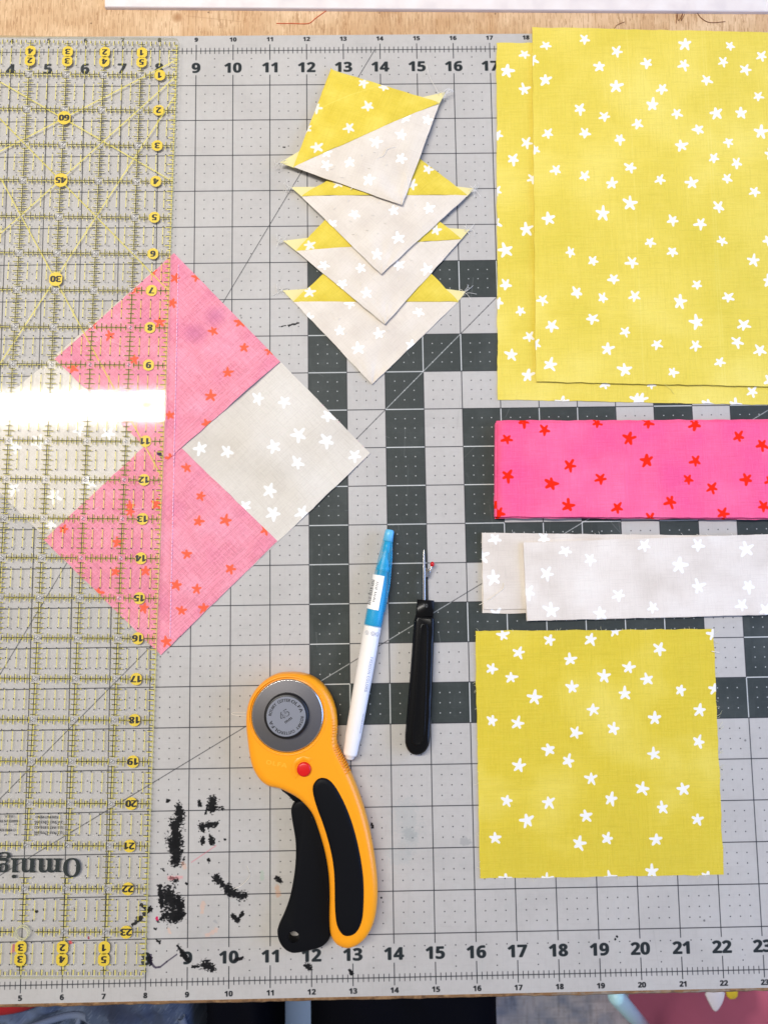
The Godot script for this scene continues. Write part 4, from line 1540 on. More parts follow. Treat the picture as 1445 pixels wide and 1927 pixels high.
# ---------------------------------------------------------------- tools
func rotary_cutter() -> void:
	var body := paint_mat("amber_plastic", rgb(248, 160, 18), 0.32)
	body.metallic_specular = 0.5
	var rub := paint_mat("black_rubber", rgb(12, 13, 17), 0.5)
	rub.metallic_specular = 0.25
	var t := thing("rotary_cutter", "yellow rotary cutter with black grip and round steel blade", "rotary cutter", Vector2(12.069, 19.736), 0.0)
	var lever := smooth(V([11.623, 19.774, 11.744, 19.694, 11.890, 19.713, 12.083, 19.857, 12.227, 20.141, 12.369, 20.471, 12.464, 20.799, 12.533, 21.171, 12.578, 21.542, 12.574, 21.956, 12.522, 22.413, 12.496, 22.732, 12.483, 22.891, 12.398, 23.026, 12.254, 23.125, 11.992, 23.188, 11.706, 23.239, 11.539, 23.236, 11.373, 23.142, 11.254, 22.981, 11.211, 22.798, 11.219, 22.662, 11.327, 22.459, 11.447, 22.187, 11.531, 21.913, 11.604, 21.570, 11.654, 21.201, 11.667, 20.830, 11.644, 20.551, 11.573, 20.176, 11.545, 19.965, 11.562, 19.859]), 2)
	var st := begin()
	# the hole through the lever: walk round it along a slit
	var hole: Vector2 = Vector2(11.606, 22.853)
	var rings := [[0.07, 0.03], [0.02, 0.06], [0.0, 0.12], [0.0, 0.27], [0.015, 0.31], [0.05, 0.335]]
	puff_with_hole(st, lever, hole, 0.135, rings)
	part("squeeze_lever", st, rub, t)
	st = begin()
	slab(st, smooth(V([11.284, 19.455, 11.381, 19.433, 11.648, 19.520, 11.890, 19.689, 11.744, 19.722, 11.623, 19.760, 11.502, 19.612]), 1), 0.06, 0.3, 0.03)
	part("lever_arm", st, rub, t)
	st = begin()
	var outline := even(smooth(V([11.238, 16.658, 11.510, 16.641, 11.782, 16.656, 12.054, 16.730, 12.298, 16.890, 12.459, 17.085, 12.585, 17.314, 12.659, 17.541, 12.698, 17.807, 12.690, 18.071, 12.667, 18.256, 12.692, 18.441, 12.785, 18.626, 12.925, 18.891, 13.045, 19.161, 13.163, 19.445, 13.287, 19.799, 13.391, 20.150, 13.482, 20.547, 13.549, 20.942, 13.604, 21.334, 13.630, 21.702, 13.623, 21.999, 13.591, 22.272, 13.527, 22.543, 13.405, 22.790, 13.260, 22.946, 13.069, 23.066, 12.879, 23.108, 12.690, 23.047, 12.572, 22.955, 12.490, 22.795, 12.468, 22.591, 12.466, 22.318, 12.481, 21.909, 12.466, 21.451, 12.409, 21.059, 12.327, 20.711, 12.210, 20.338, 12.092, 20.010, 11.948, 19.821, 11.780, 19.655, 11.612, 19.546, 11.395, 19.437, 11.250, 19.376, 11.046, 19.354, 10.858, 19.234, 10.724, 19.062, 10.630, 18.877, 10.576, 18.693, 10.543, 18.482, 10.507, 18.219, 10.474, 17.928, 10.473, 17.637, 10.519, 17.372, 10.627, 17.134, 10.803, 16.911, 11.020, 16.754]), 2), 0.055)
	puff(st, outline, [[0.04, 0.02], [0.01, 0.08], [0.0, 0.2], [0.0, 0.36], [0.012, 0.42], [0.035, 0.47], [0.07, 0.51], [0.12, 0.538], [0.18, 0.553], [0.21, 0.555]], true, true)
	part("handle_body", st, body, t)
	# thumb rest ridges down the right shoulder
	var rid := V([12.666, 17.759, 12.685, 18.022, 12.657, 18.232, 12.685, 18.389, 12.790, 18.605, 12.935, 18.869, 13.013, 19.073])
	st = begin()
	st.set_smooth_group(1)
	for i in rid.size() - 1:
		var n := int(rid[i].distance_to(rid[i + 1]) / 0.055)
		for j in n:
			var p := rid[i].lerp(rid[i + 1], float(j) / n)
			var d := (rid[i + 1] - rid[i]).normalized().orthogonal()
			tube(st, [W(p - d * 0.005, 0.26), W(p + d * 0.004, 0.36), W(p - d * 0.02, 0.46), W(p - d * 0.09, 0.53)], [0.018], 5)
	part("thumb_ridges", st, body, t, true)
	# raised rim around the blade seat
	var bc: Vector2 = Vector2(11.509, 17.633)
	st = begin()
	var rim := []
	for i in 49:
		rim.append(W(bc + Vector2.from_angle(TAU * i / 48.0) * 0.93, 0.548))
	tube(st, rim, [0.022], 8)
	part("blade_seat_rim", st, body, t)
	var steel := paint_mat("blade_steel", rgb(104, 102, 104), 0.55, 0.7)
	var bright := paint_mat("ground_edge", rgb(214, 212, 208), 0.22, 1.0)
	st = begin()
	st.set_smooth_group(1)
	lathe(st, W(bc, 0.56), W(bc, 0.585), [[0.0, 0.862], [0.5, 0.866], [1.0, 0.83], [1.02, 0.0]], 72, 1)
	var bl := part("blade", st, steel, t)
	st = begin()
	lathe(st, W(bc, 0.568), W(bc, 0.586), [[0.0, 0.872], [0.4, 0.876], [0.9, 0.843], [1.0, 0.842], [0.6, 0.83]], 72, 1)
	part("ground_bevel", st, bright, bl)
	var nc: Vector2 = Vector2(11.497, 17.624)
	st = begin()
	lathe(st, W(nc, 0.585), W(nc, 0.72), [[0.0, 0.545], [0.5, 0.54], [0.8, 0.53], [0.95, 0.51], [1.0, 0.48]], 48, 1)
	part("blade_nut", st, paint_mat("nut_black", rgb(14, 14, 16), 0.4), t)
	st = begin()
	lathe(st, W(nc, 0.70), W(nc, 0.728), [[0.0, 0.47], [0.8, 0.47], [1.0, 0.462]], 48, -1)
	var face := part("nut_face", st, paint_mat("nut_grey", rgb(126, 128, 136), 0.5), t)
	# the words round the nut
	var ink := paint_mat("nut_ink", rgb(10, 10, 14), 0.7)
	st = begin()
	st.set_smooth_group(-1)
	var ring_text := [["ROTARY CUTTER", -172.0, -78.0, 0.07, 1.0], ["OLFA", -64.0, -22.0, 0.075, 1.5], ["ROTARY CUTTER", 4.0, 104.0, 0.07, 1.0], ["OLFA", 116.0, 158.0, 0.075, 1.5]]
	for q in ring_text:
		var word: String = q[0]
		for i in word.length():
			if word[i] == " ":
				continue
			var an := deg_to_rad(lerpf(q[1], q[2], float(i) / (word.length() - 1)))
			var d := Vector2.from_angle(an)
			print_text(st, word[i], nc + d * 0.385, q[3], Vector2(-d.y, d.x), 0.7295, "Droid Sans", q[4] * 0.95)
	var dirn := Vector2.from_angle(deg_to_rad(-34))
	print_text(st, "45", nc + Vector2(-0.045, -0.055), 0.165, dirn, 0.7295, "Droid Sans", 1.0)
	print_text(st, "mm", nc + Vector2(0.055, 0.085), 0.07, dirn, 0.7295, "Droid Sans", 1.15)
	part("nut_lettering", st, ink, face)
	st = begin()
	st.set_smooth_group(-1)
	print_text(st, "45", nc + Vector2(-0.045, -0.055), 0.145, dirn, 0.7302, "Droid Sans", 1.0, 400)
	part("nut_numeral_fill", st, M["nut_grey"], face)
	# red lock button in its curved slot
	var rc: Vector2 = Vector2(11.902, 18.895)
	st = begin()
	var slot := PackedVector2Array()
	for i in 13:
		slot.append(rc + Vector2.from_angle(deg_to_rad(130.0 + 180.0 * i / 12.0)) * 0.3)
	for i in 13:
		slot.append(rc + Vector2.from_angle(deg_to_rad(310.0 - 180.0 * i / 12.0)) * 0.19)
	slab(st, slot, 0.54, 0.563, 0.006)
	part("button_slot", st, body, t)
	st = begin()
	lathe(st, W(rc, 0.54), W(rc, 0.64), [[0.0, 0.168], [0.7, 0.168], [0.9, 0.155], [1.0, 0.12]], 32, 1)
	part("lock_button", st, paint_mat("red_plastic", rgb(214, 14, 16), 0.35), t)
	st = begin()
	var grip := smooth(V([12.098, 19.385, 12.123, 19.247, 12.219, 19.134, 12.338, 19.101, 12.480, 19.138, 12.622, 19.279, 12.762, 19.512, 12.902, 19.791, 13.040, 20.160, 13.154, 20.572, 13.232, 20.960, 13.286, 21.346, 13.301, 21.684, 13.289, 22.065, 13.262, 22.355, 13.178, 22.577, 13.059, 22.708, 12.895, 22.745, 12.779, 22.702, 12.675, 22.545, 12.630, 22.365, 12.610, 22.007, 12.613, 21.671, 12.604, 21.288, 12.560, 20.947, 12.469, 20.560, 12.354, 20.193, 12.237, 19.893, 12.144, 19.616]), 2)
	puff(st, grip, [[0.0, 0.52], [0.0, 0.565], [0.02, 0.59], [0.06, 0.606], [0.12, 0.615]])
	part("grip_pad", st, rub, t)
	# moulded maker's name
	st = begin()
	st.set_smooth_group(-1)
	var ea: Vector2 = Vector2(11.035, 18.721)
	var right := (Vector2(11.453, 18.806) - ea).normalized()
	print_text(st, "OLFA", (ea + Vector2(11.453, 18.806)) * 0.5, 0.1, right, 0.5585, "Droid Sans", 1.5)
	part("moulded_name", st, paint_mat("amber_moulding", rgb(252, 178, 48), 0.3), t)

# rounded slab with a round hole through it
func puff_with_hole(st: SurfaceTool, poly: PackedVector2Array, c: Vector2, r: float, rings: Array) -> void:
	poly = clean(poly)
	st.set_smooth_group(1)
	var last := PackedVector2Array()
	var lh := 0.0
	for k in rings.size():
		var ring := inset(poly, rings[k][0])
		var h: float = rings[k][1]
		if k > 0:
			for i in ring.size():
				var j := (i + 1) % ring.size()
				quad(st, W(last[i], lh), W(last[j], lh), W(ring[j], h), W(ring[i], h))
		last = ring
		lh = h
	# top face in two halves, each a simple polygon along one side of the hole
	var best := 0
	var opp := 0
	for i in last.size():
		if (last[i] - c).dot(Vector2(-1, 0.1)) - absf((last[i] - c).y) * 3.0 > (last[best] - c).dot(Vector2(-1, 0.1)) - absf((last[best] - c).y) * 3.0:
			best = i
		if (last[i] - c).dot(Vector2(1, 0)) - absf((last[i] - c).y) * 3.0 > (last[opp] - c).dot(Vector2(1, 0)) - absf((last[opp] - c).y) * 3.0:
			opp = i
	for half in 2:
		var p := PackedVector2Array()
		var i := best if half == 0 else opp
		var stop := opp if half == 0 else best
		while true:
			p.append(last[i])
			if i == stop:
				break
			i = (i + 1) % last.size()
		var a0 := (p[p.size() - 1] - c).angle()
		var a1 := (p[0] - c).angle()
		var mid := (p[p.size() / 2] - c)
		# go back along the half of the hole that faces this half
		var sweep := wrapf(a1 - a0, -PI, PI)
		var test := Vector2.from_angle(a0 + sweep * 0.5)
		if absf(sweep) < PI * 0.999 and test.dot(mid) < 0.0 or absf(sweep) >= PI * 0.999 and test.dot(mid) < 0.0:
			sweep = sweep - signf(sweep) * TAU
		for k in 15:
			p.append(c + Vector2.from_angle(a0 + sweep * k / 14.0) * r)
		cap(st, p, lh, true)
	for i in 28:
		var d := Vector2.from_angle(TAU * i / 28.0)
		var e := Vector2.from_angle(TAU * (i + 1) / 28.0)
		quad(st, W(c + e * r, lh), W(c + e * r, 0.03), W(c + d * r, 0.03), W(c + d * r, lh))

func marker_pen() -> void:
	var a2: Vector2 = Vector2(14.057, 13.150)
	var b2: Vector2 = Vector2(12.969, 18.772)
	var hh := 0.215
	var a := W(a2, hh)
	var b := W(b2, hh)
	var t := thing("marker_pen", "white marker pen with a clear blue cap and barcode label", "pen", a2, 0.0)
	var ln := a2.distance_to(b2)
	var blue := paint_mat("clear_blue_plastic", Color(0.10, 0.62, 0.82, 0.42), 0.12)
	blue.transparency = BaseMaterial3D.TRANSPARENCY_ALPHA
	var blue2 := paint_mat("clear_blue_shell", Color(0.25, 0.72, 0.86, 0.35), 0.3)
	blue2.transparency = BaseMaterial3D.TRANSPARENCY_ALPHA
	var cyan := paint_mat("cyan_plastic", rgb(12, 160, 214), 0.3)
	var pale := paint_mat("pale_blue_plastic", rgb(98, 184, 226), 0.35)
	var white := paint_mat("white_barrel", rgb(240, 236, 232), 0.3)
	var st := begin()
	lathe(st, a.lerp(b, 0.425), b, [[0.0, 0.205], [0.005, 0.214], [0.02, 0.216], [0.4, 0.214], [0.84, 0.196], [0.86, 0.186], [0.955, 0.176], [0.97, 0.165], [0.975, 0.125], [0.99, 0.115], [1.0, 0.09]], 32)
	var barrel := part("barrel", st, white, t)
	st = begin()
	lathe(st, a.lerp(b, 0.0), a.lerp(b, 0.052), [[0.0, 0.09], [0.12, 0.112], [1.0, 0.128]], 24)
	part("cap_tip", st, pale, t)
	st = begin()
	lathe(st, a.lerp(b, 0.05), a.lerp(b, 0.428), [[0.0, 0.128], [0.14, 0.155], [0.32, 0.185], [0.6, 0.214], [0.8, 0.222], [0.97, 0.226], [1.0, 0.222]], 32)
	part("clear_cap", st, blue2, t)
	st = begin()
	lathe(st, a.lerp(b, 0.05), a.lerp(b, 0.424), [[0.0, 0.085], [0.13, 0.09], [0.14, 0.06], [0.2, 0.075], [0.26, 0.125], [0.3, 0.135], [0.3, 0.16], [0.36, 0.165], [0.36, 0.12], [0.5, 0.15], [0.62, 0.185], [0.78, 0.2], [0.9, 0.205], [1.0, 0.206]], 28)
	part("inner_cap", st, cyan, t)
	# clip along the right side of the cap
	var ax := (b2 - a2).normalized()
	var sd := Vector2(-ax.y, ax.x)
	if sd.x < 0.0:
		sd = -sd
	st = begin()
	var clip := PackedVector2Array()
	for q in [[0.03, 0.10], [0.12, 0.19], [0.24, 0.25], [0.36, 0.24], [0.36, 0.205], [0.24, 0.20], [0.12, 0.14], [0.035, 0.06]]:
		clip.append(a2 + ax * ln * q[0] + sd * q[1])
	slab(st, clip, 0.16, 0.27, 0.02)
	part("pocket_clip", st, blue, t)
	# label wrapped round the cap
	var s := Sheet.new(Vector2.ZERO, Vector2(1.0, 0.45), 200.0, rgb(244, 244, 244))
	var g := RandomNumberGenerator.new()
	g.seed = 12
	var x := 0.16
	while x < 0.86:
		var w := [0.007, 0.013, 0.02][g.randi_range(0, 2)] as float
		s.box(Vector2(x, 0.04), Vector2(x + w, 0.22), rgb(20, 20, 22))
		x += w + [0.008, 0.014, 0.02][g.randi_range(0, 2)]
	x = 0.2
	while x < 0.84:   # the row of figures, too small to read
		if g.randf() < 0.82:
			s.line(Vector2(x, 0.27), Vector2(x + g.randf_range(-0.01, 0.03), 0.33), 0.012, rgb(24, 24, 26))
			s.line(Vector2(x, g.randf_range(0.27, 0.33)), Vector2(x + 0.025, g.randf_range(0.27, 0.33)), 0.011, rgb(24, 24, 26))
		x += 0.05
	var lm := paint_mat("paper_label", Color.WHITE, 0.5, 0.0, s.texture())
	st = begin()
	st.set_smooth_group(1)
	var side3 := Vector3(sd.x, 0, sd.y)
	for i in 14:
		for j in 10:
			for k in [[0, 0], [1, 1], [1, 0], [0, 0], [0, 1], [1, 1]]:
				var u: float = (i + k[0]) / 14.0
				var v: float = (j + k[1]) / 10.0
				var th := lerpf(-1.75, 0.32, v)
				var r := 0.2245 + 0.003 * u
				var p := a.lerp(b, 0.205 + 0.15 * u) + (side3 * sin(th) + Vector3.UP * cos(th)) * r * INCH
				st.set_uv(Vector2(u, v))
				st.add_vertex(p - org)
	part("barcode_label", st, lm, t)
	# small print along the barrel and the curls at both ends, laid on the surface
	var grey := paint_mat("barrel_ink", rgb(168, 172, 184), 0.5)
	st = begin()
	st.set_smooth_group(-1)
	wrap_text(st, "FRIXION COLORS", a.lerp(b, 0.63), (b - a).normalized(), side3, 0.217, 0.55, 0.075)
	wrap_text(st, "ERASABLE MARKER", a.lerp(b, 0.84), (b - a).normalized(), side3, 0.206, 0.85, 0.038)
	part("barrel_print", st, grey, barrel)
	st = begin()
	for q in [[0.445, 0.2165, 1.0], [0.9, 0.191, -1.0]]:
		for c in [-0.62, 0.12, 0.66]:
			for ring in 2:
				var pts := []
				for i in 15:
					var an := TAU * 1.15 * i / 14.0 + ring
					var rr := 0.02 + 0.05 * i / 14.0 - 0.018 * ring
					var th: float = c + cos(an) * rr / 0.21
					pts.append(a.lerp(b, q[0] + (0.012 * q[2] + sin(an) * rr / ln)) + (side3 * sin(th) + Vector3.UP * cos(th)) * (q[1] as float) * INCH)
				tube(st, pts, [0.005], 4)
	part("scroll_ornament", st, grey, barrel, true)

func wrap_text(st: SurfaceTool, text: String, at: Vector3, along: Vector3, side: Vector3, r: float, angle: float, size: float) -> void:
	var t := letters(text)
	for i in range(0, t.size(), 3):
		var p := []
		for k in 3:
			var th := angle + t[i + k].y * size / r
			p.append(at + along * t[i + k].x * size * INCH + (side * sin(th) + Vector3.UP * cos(th)) * r * INCH)
		tri(st, p[0], p[1], p[2])

func seam_ripper() -> void:
	var gloss := paint_mat("black_gloss_plastic", rgb(9, 9, 11), 0.26)
	gloss.metallic_specular = 0.35
	var chrome := paint_mat("steel_shank", rgb(176, 172, 166), 0.25, 1.0)
	var h := V([14.641, 15.309, 14.774, 15.307, 14.995, 15.328, 15.146, 15.339, 15.122, 15.798, 15.080, 16.558, 15.040, 17.204, 14.998, 17.847, 14.967, 18.357, 14.918, 18.526, 14.806, 18.662, 14.642, 18.717, 14.490, 18.678, 14.384, 18.549, 14.341, 18.368, 14.397, 17.837, 14.463, 17.195, 14.531, 16.506, 14.591, 15.855])
	var t := thing("seam_ripper", "black seam ripper with steel forked tip and tiny red ball", "seam ripper", h[0], 0.0)
	var st := begin()
	puff(st, smooth(h, 1), [[0.07, 0.0], [0.02, 0.03], [0.0, 0.09], [0.0, 0.22], [0.02, 0.27], [0.07, 0.30]])
	var handle := part("handle", st, gloss, t)
	st = begin()
	var core := smooth(V([14.774, 15.522, 14.863, 15.490, 14.961, 15.524, 14.958, 15.893, 14.914, 16.755, 14.870, 17.609, 14.828, 18.286, 14.760, 18.433, 14.640, 18.473, 14.522, 18.407, 14.503, 18.280, 14.581, 17.604, 14.656, 16.751, 14.730, 15.890]), 1)
	puff(st, core, [[0.0, 0.28], [0.0, 0.315], [0.015, 0.33], [0.05, 0.318]])
	part("raised_panel", st, gloss, handle)
	st = begin()
	slab(st, V([14.720, 14.915, 15.136, 14.943, 15.101, 15.349, 14.674, 15.331]), 0.04, 0.275, 0.025)
	var neck := part("neck", st, gloss, t)
	st = begin()
	st.set_smooth_group(-1)
	print_text(st, "10", Vector2(14.911, 15.063), 0.085, Vector2(1, 0.03).normalized(), 0.2765, "Droid Sans", 1.0, 400)
	part("moulded_number", st, paint_mat("dark_grey_moulding", rgb(92, 94, 96), 0.4), neck)
	var p := V([14.882, 15.024, 14.890, 14.583, 14.897, 14.251, 14.901, 13.950, 14.912, 13.649])
	var pts := []
	for q in p:
		pts.append(W(q, 0.17))
	st = begin()
	tube(st, curve_points(pts, 6), [0.047, 0.047, 0.047, 0.047, 0.047, 0.047, 0.047, 0.047, 0.046, 0.046, 0.045, 0.044, 0.044, 0.043, 0.042, 0.04, 0.038, 0.036, 0.034, 0.03, 0.028, 0.024, 0.02, 0.014, 0.006], 10)
	part("shank", st, chrome, t)
	st = begin()
	var f := V([14.916, 14.129, 14.950, 14.146, 14.993, 14.185, 15.044, 14.186, 15.072, 14.153, 15.104, 14.087])
	pts = []
	for q in f:
		pts.append(W(q, 0.17))
	tube(st, curve_points(pts, 6), [0.026], 8)
	var web := V([14.911, 14.140, 14.950, 14.146, 14.993, 14.185, 15.066, 14.186, 15.047, 14.275, 15.007, 14.341, 14.951, 14.362, 14.905, 14.428])
	slab(st, web, 0.155, 0.185, 0.004)
	part("fork", st, chrome, t)
	st = begin()
	var c: Vector2 = Vector2(15.114, 14.037)
	lathe(st, W(c + Vector2(-0.01, 0.065), 0.17), W(c + Vector2(0.012, -0.07), 0.17), [[0.0, 0.015], [0.08, 0.032], [0.3, 0.05], [0.55, 0.058], [0.8, 0.046], [0.95, 0.022], [1.0, 0.005]], 20)
	part("safety_ball", st, paint_mat("red_gloss", rgb(196, 12, 20), 0.2), t)

func board_and_threads() -> void:
	var k := V([6.437, -3.413, 26.000, -3.300, 25.841, -1.022, 6.496, -1.298])
	var t := thing("white_board", "edge of a white board lying on the plywood behind the mat", "board", k[0], -0.08)
	var s := Sheet.new(Vector2.ZERO, Vector2(24, 8), 40.0, rgb(226, 217, 213))
	s.lay(cloud_tile(64, 8.0, rgb(190, 180, 184, 0.3), rgb(240, 238, 238, 0.3), 77, 320, 320))
	var g := RandomNumberGenerator.new()
	g.seed = 9
	for i in 9:
		for j in 5:
			s.dot(Vector2(g.randf_range(14.5, 16.5), g.randf_range(6.6, 7.8)), 0.25 - 0.04 * j, rgb(222, 150, 176), 0.06)
	var m := paint_mat("board_white", Color.WHITE, 0.35, 0.0, s.texture())
	var st := begin()
	st.set_smooth_group(1)
	var poly := k
	puff_uv(st, poly, -0.08, 0.02)
	part("panel", st, m, t)
	var orange := paint_mat("orange_thread", rgb(206, 84, 40), 0.9)
	var brown := paint_mat("brown_thread", rgb(110, 58, 30), 0.9)
	var cream := paint_mat("off_white_thread", rgb(232, 226, 214), 0.9)
	thread("loose_thread", "bent orange thread on the plywood above the twelve mark", V([11.171, -0.851, 11.606, -0.848, 12.041, -0.845, 12.259, -1.009, 12.551, -1.225]), [-0.07], orange, 0.009)
	thread("loose_thread", "curved brown thread on the plywood behind the yellow fabrics", V([22.781, -1.089, 22.895, -0.929, 23.062, -0.812, 23.258, -0.790, 23.557, -0.819]), [-0.07], brown, 0.008)
	thread("loose_thread", "short brown zigzag thread end beside the white board", V([22.195, -0.776, 22.225, -1.061, 22.263, -0.855, 22.383, -1.060, 22.333, -0.854, 22.442, -1.049]), [-0.07], brown, 0.008)
	thread("loose_thread", "fine dark thread on the plywood straight above the upper yellow fabric", V([20.462, -0.631, 20.566, -0.746, 20.767, -0.828]), [-0.07], brown, 0.006)
	thread("loose_thread", "long wavy cream thread across the cream half of the top square", V([14.386, 2.967, 14.156, 3.040, 14.047, 3.224, 13.870, 3.315, 13.584, 3.645, 13.158, 4.137]), [0.252, 0.264, 0.27, 0.27, 0.258, 0.235], cream, 0.008)
	thread("loose_thread", "pair of white thread tails curling up by the number 15", V([15.541, 1.486, 15.474, 1.257, 15.338, 0.914, 15.258, 0.454]), [0.25, 0.2, 0.1, 0.012], cream, 0.006)
	thread("loose_thread", "white thread on the left end of the lower cream strip", V([16.934, 14.540, 16.922, 14.658, 16.753, 14.804, 16.540, 14.949, 16.297, 15.078]), [0.085, 0.09, 0.09, 0.09, 0.04], cream, 0.008)
	thread("loose_thread", "thin white thread poking out left of the rotary cutter head", V([10.423, 17.740, 10.203, 17.723, 10.049, 17.690, 10.115, 17.648, 10.401, 17.653]), [0.02], cream, 0.006)
	thread("loose_thread", "short white thread hanging over the right side of the top cream square", V([14.620, 3.667, 14.663, 3.814, 14.673, 3.998, 14.627, 4.255]), [0.29, 0.29, 0.28, 0.17], cream, 0.007)
	thread("loose_thread", "pale curved thread on the mat right of the black ink smears", V([10.111, 21.871, 10.304, 21.792, 10.519, 21.569, 10.454, 21.339]), [0.012], cream, 0.006)
	thread("loose_thread", "tiny white thread at the upper right border of the yellow square", V([22.131, 16.328, 22.221, 16.352, 22.324, 16.367]), [0.05], cream, 0.012)

func puff_uv(st: SurfaceTool, poly: PackedVector2Array, h0: float, h1: float) -> void:
	poly = clean(poly)
	var lo := Vector2(1e9, 1e9)
	for p in poly:
		lo = lo.min(p)
	var rings := [[0.0, h0], [0.0, h1 - 0.02], [0.02, h1]]
	var last := PackedVector2Array()
	var lh := 0.0
	for k in 3:
		var ring := inset(poly, rings[k][0])
		var h: float = rings[k][1]
		if k > 0:
			st.set_smooth_group(-1)
			for i in ring.size():
				var j := (i + 1) % ring.size()
				st.set_uv((poly[i] - lo) / Vector2(24, 8))
				quad(st, W(last[i], lh), W(last[j], lh), W(ring[j], h), W(ring[i], h))
		last = ring
		lh = h
	for q in [[0, 1, 2], [0, 2, 3]]:
		for v in [q[0], q[2], q[1]]:
			st.set_uv((last[v] - lo) / Vector2(24, 8))
			st.add_vertex(W(last[v], lh) - org)

# ---------------------------------------------------------------- below the table's front edge
func drape(a: Vector2, b: Vector2, n: int, m: int, hf: Callable) -> SurfaceTool:
	var st := begin()
	st.set_smooth_group(1)
	for j in m:
		for i in n:
			for k in [[0, 0], [1, 1], [0, 1], [0, 0], [1, 0], [1, 1]]:
				var u: float = float(i + k[0]) / n
				var v: float = float(j + k[1]) / m
				var p := Vector2(lerpf(a.x, b.x, u), lerpf(a.y, b.y, v))
				var h: float = hf.call(p.x, p.y, u, v)
				st.set_uv(Vector2(u, v))
				st.add_vertex(W(p, h) - org)
	return st

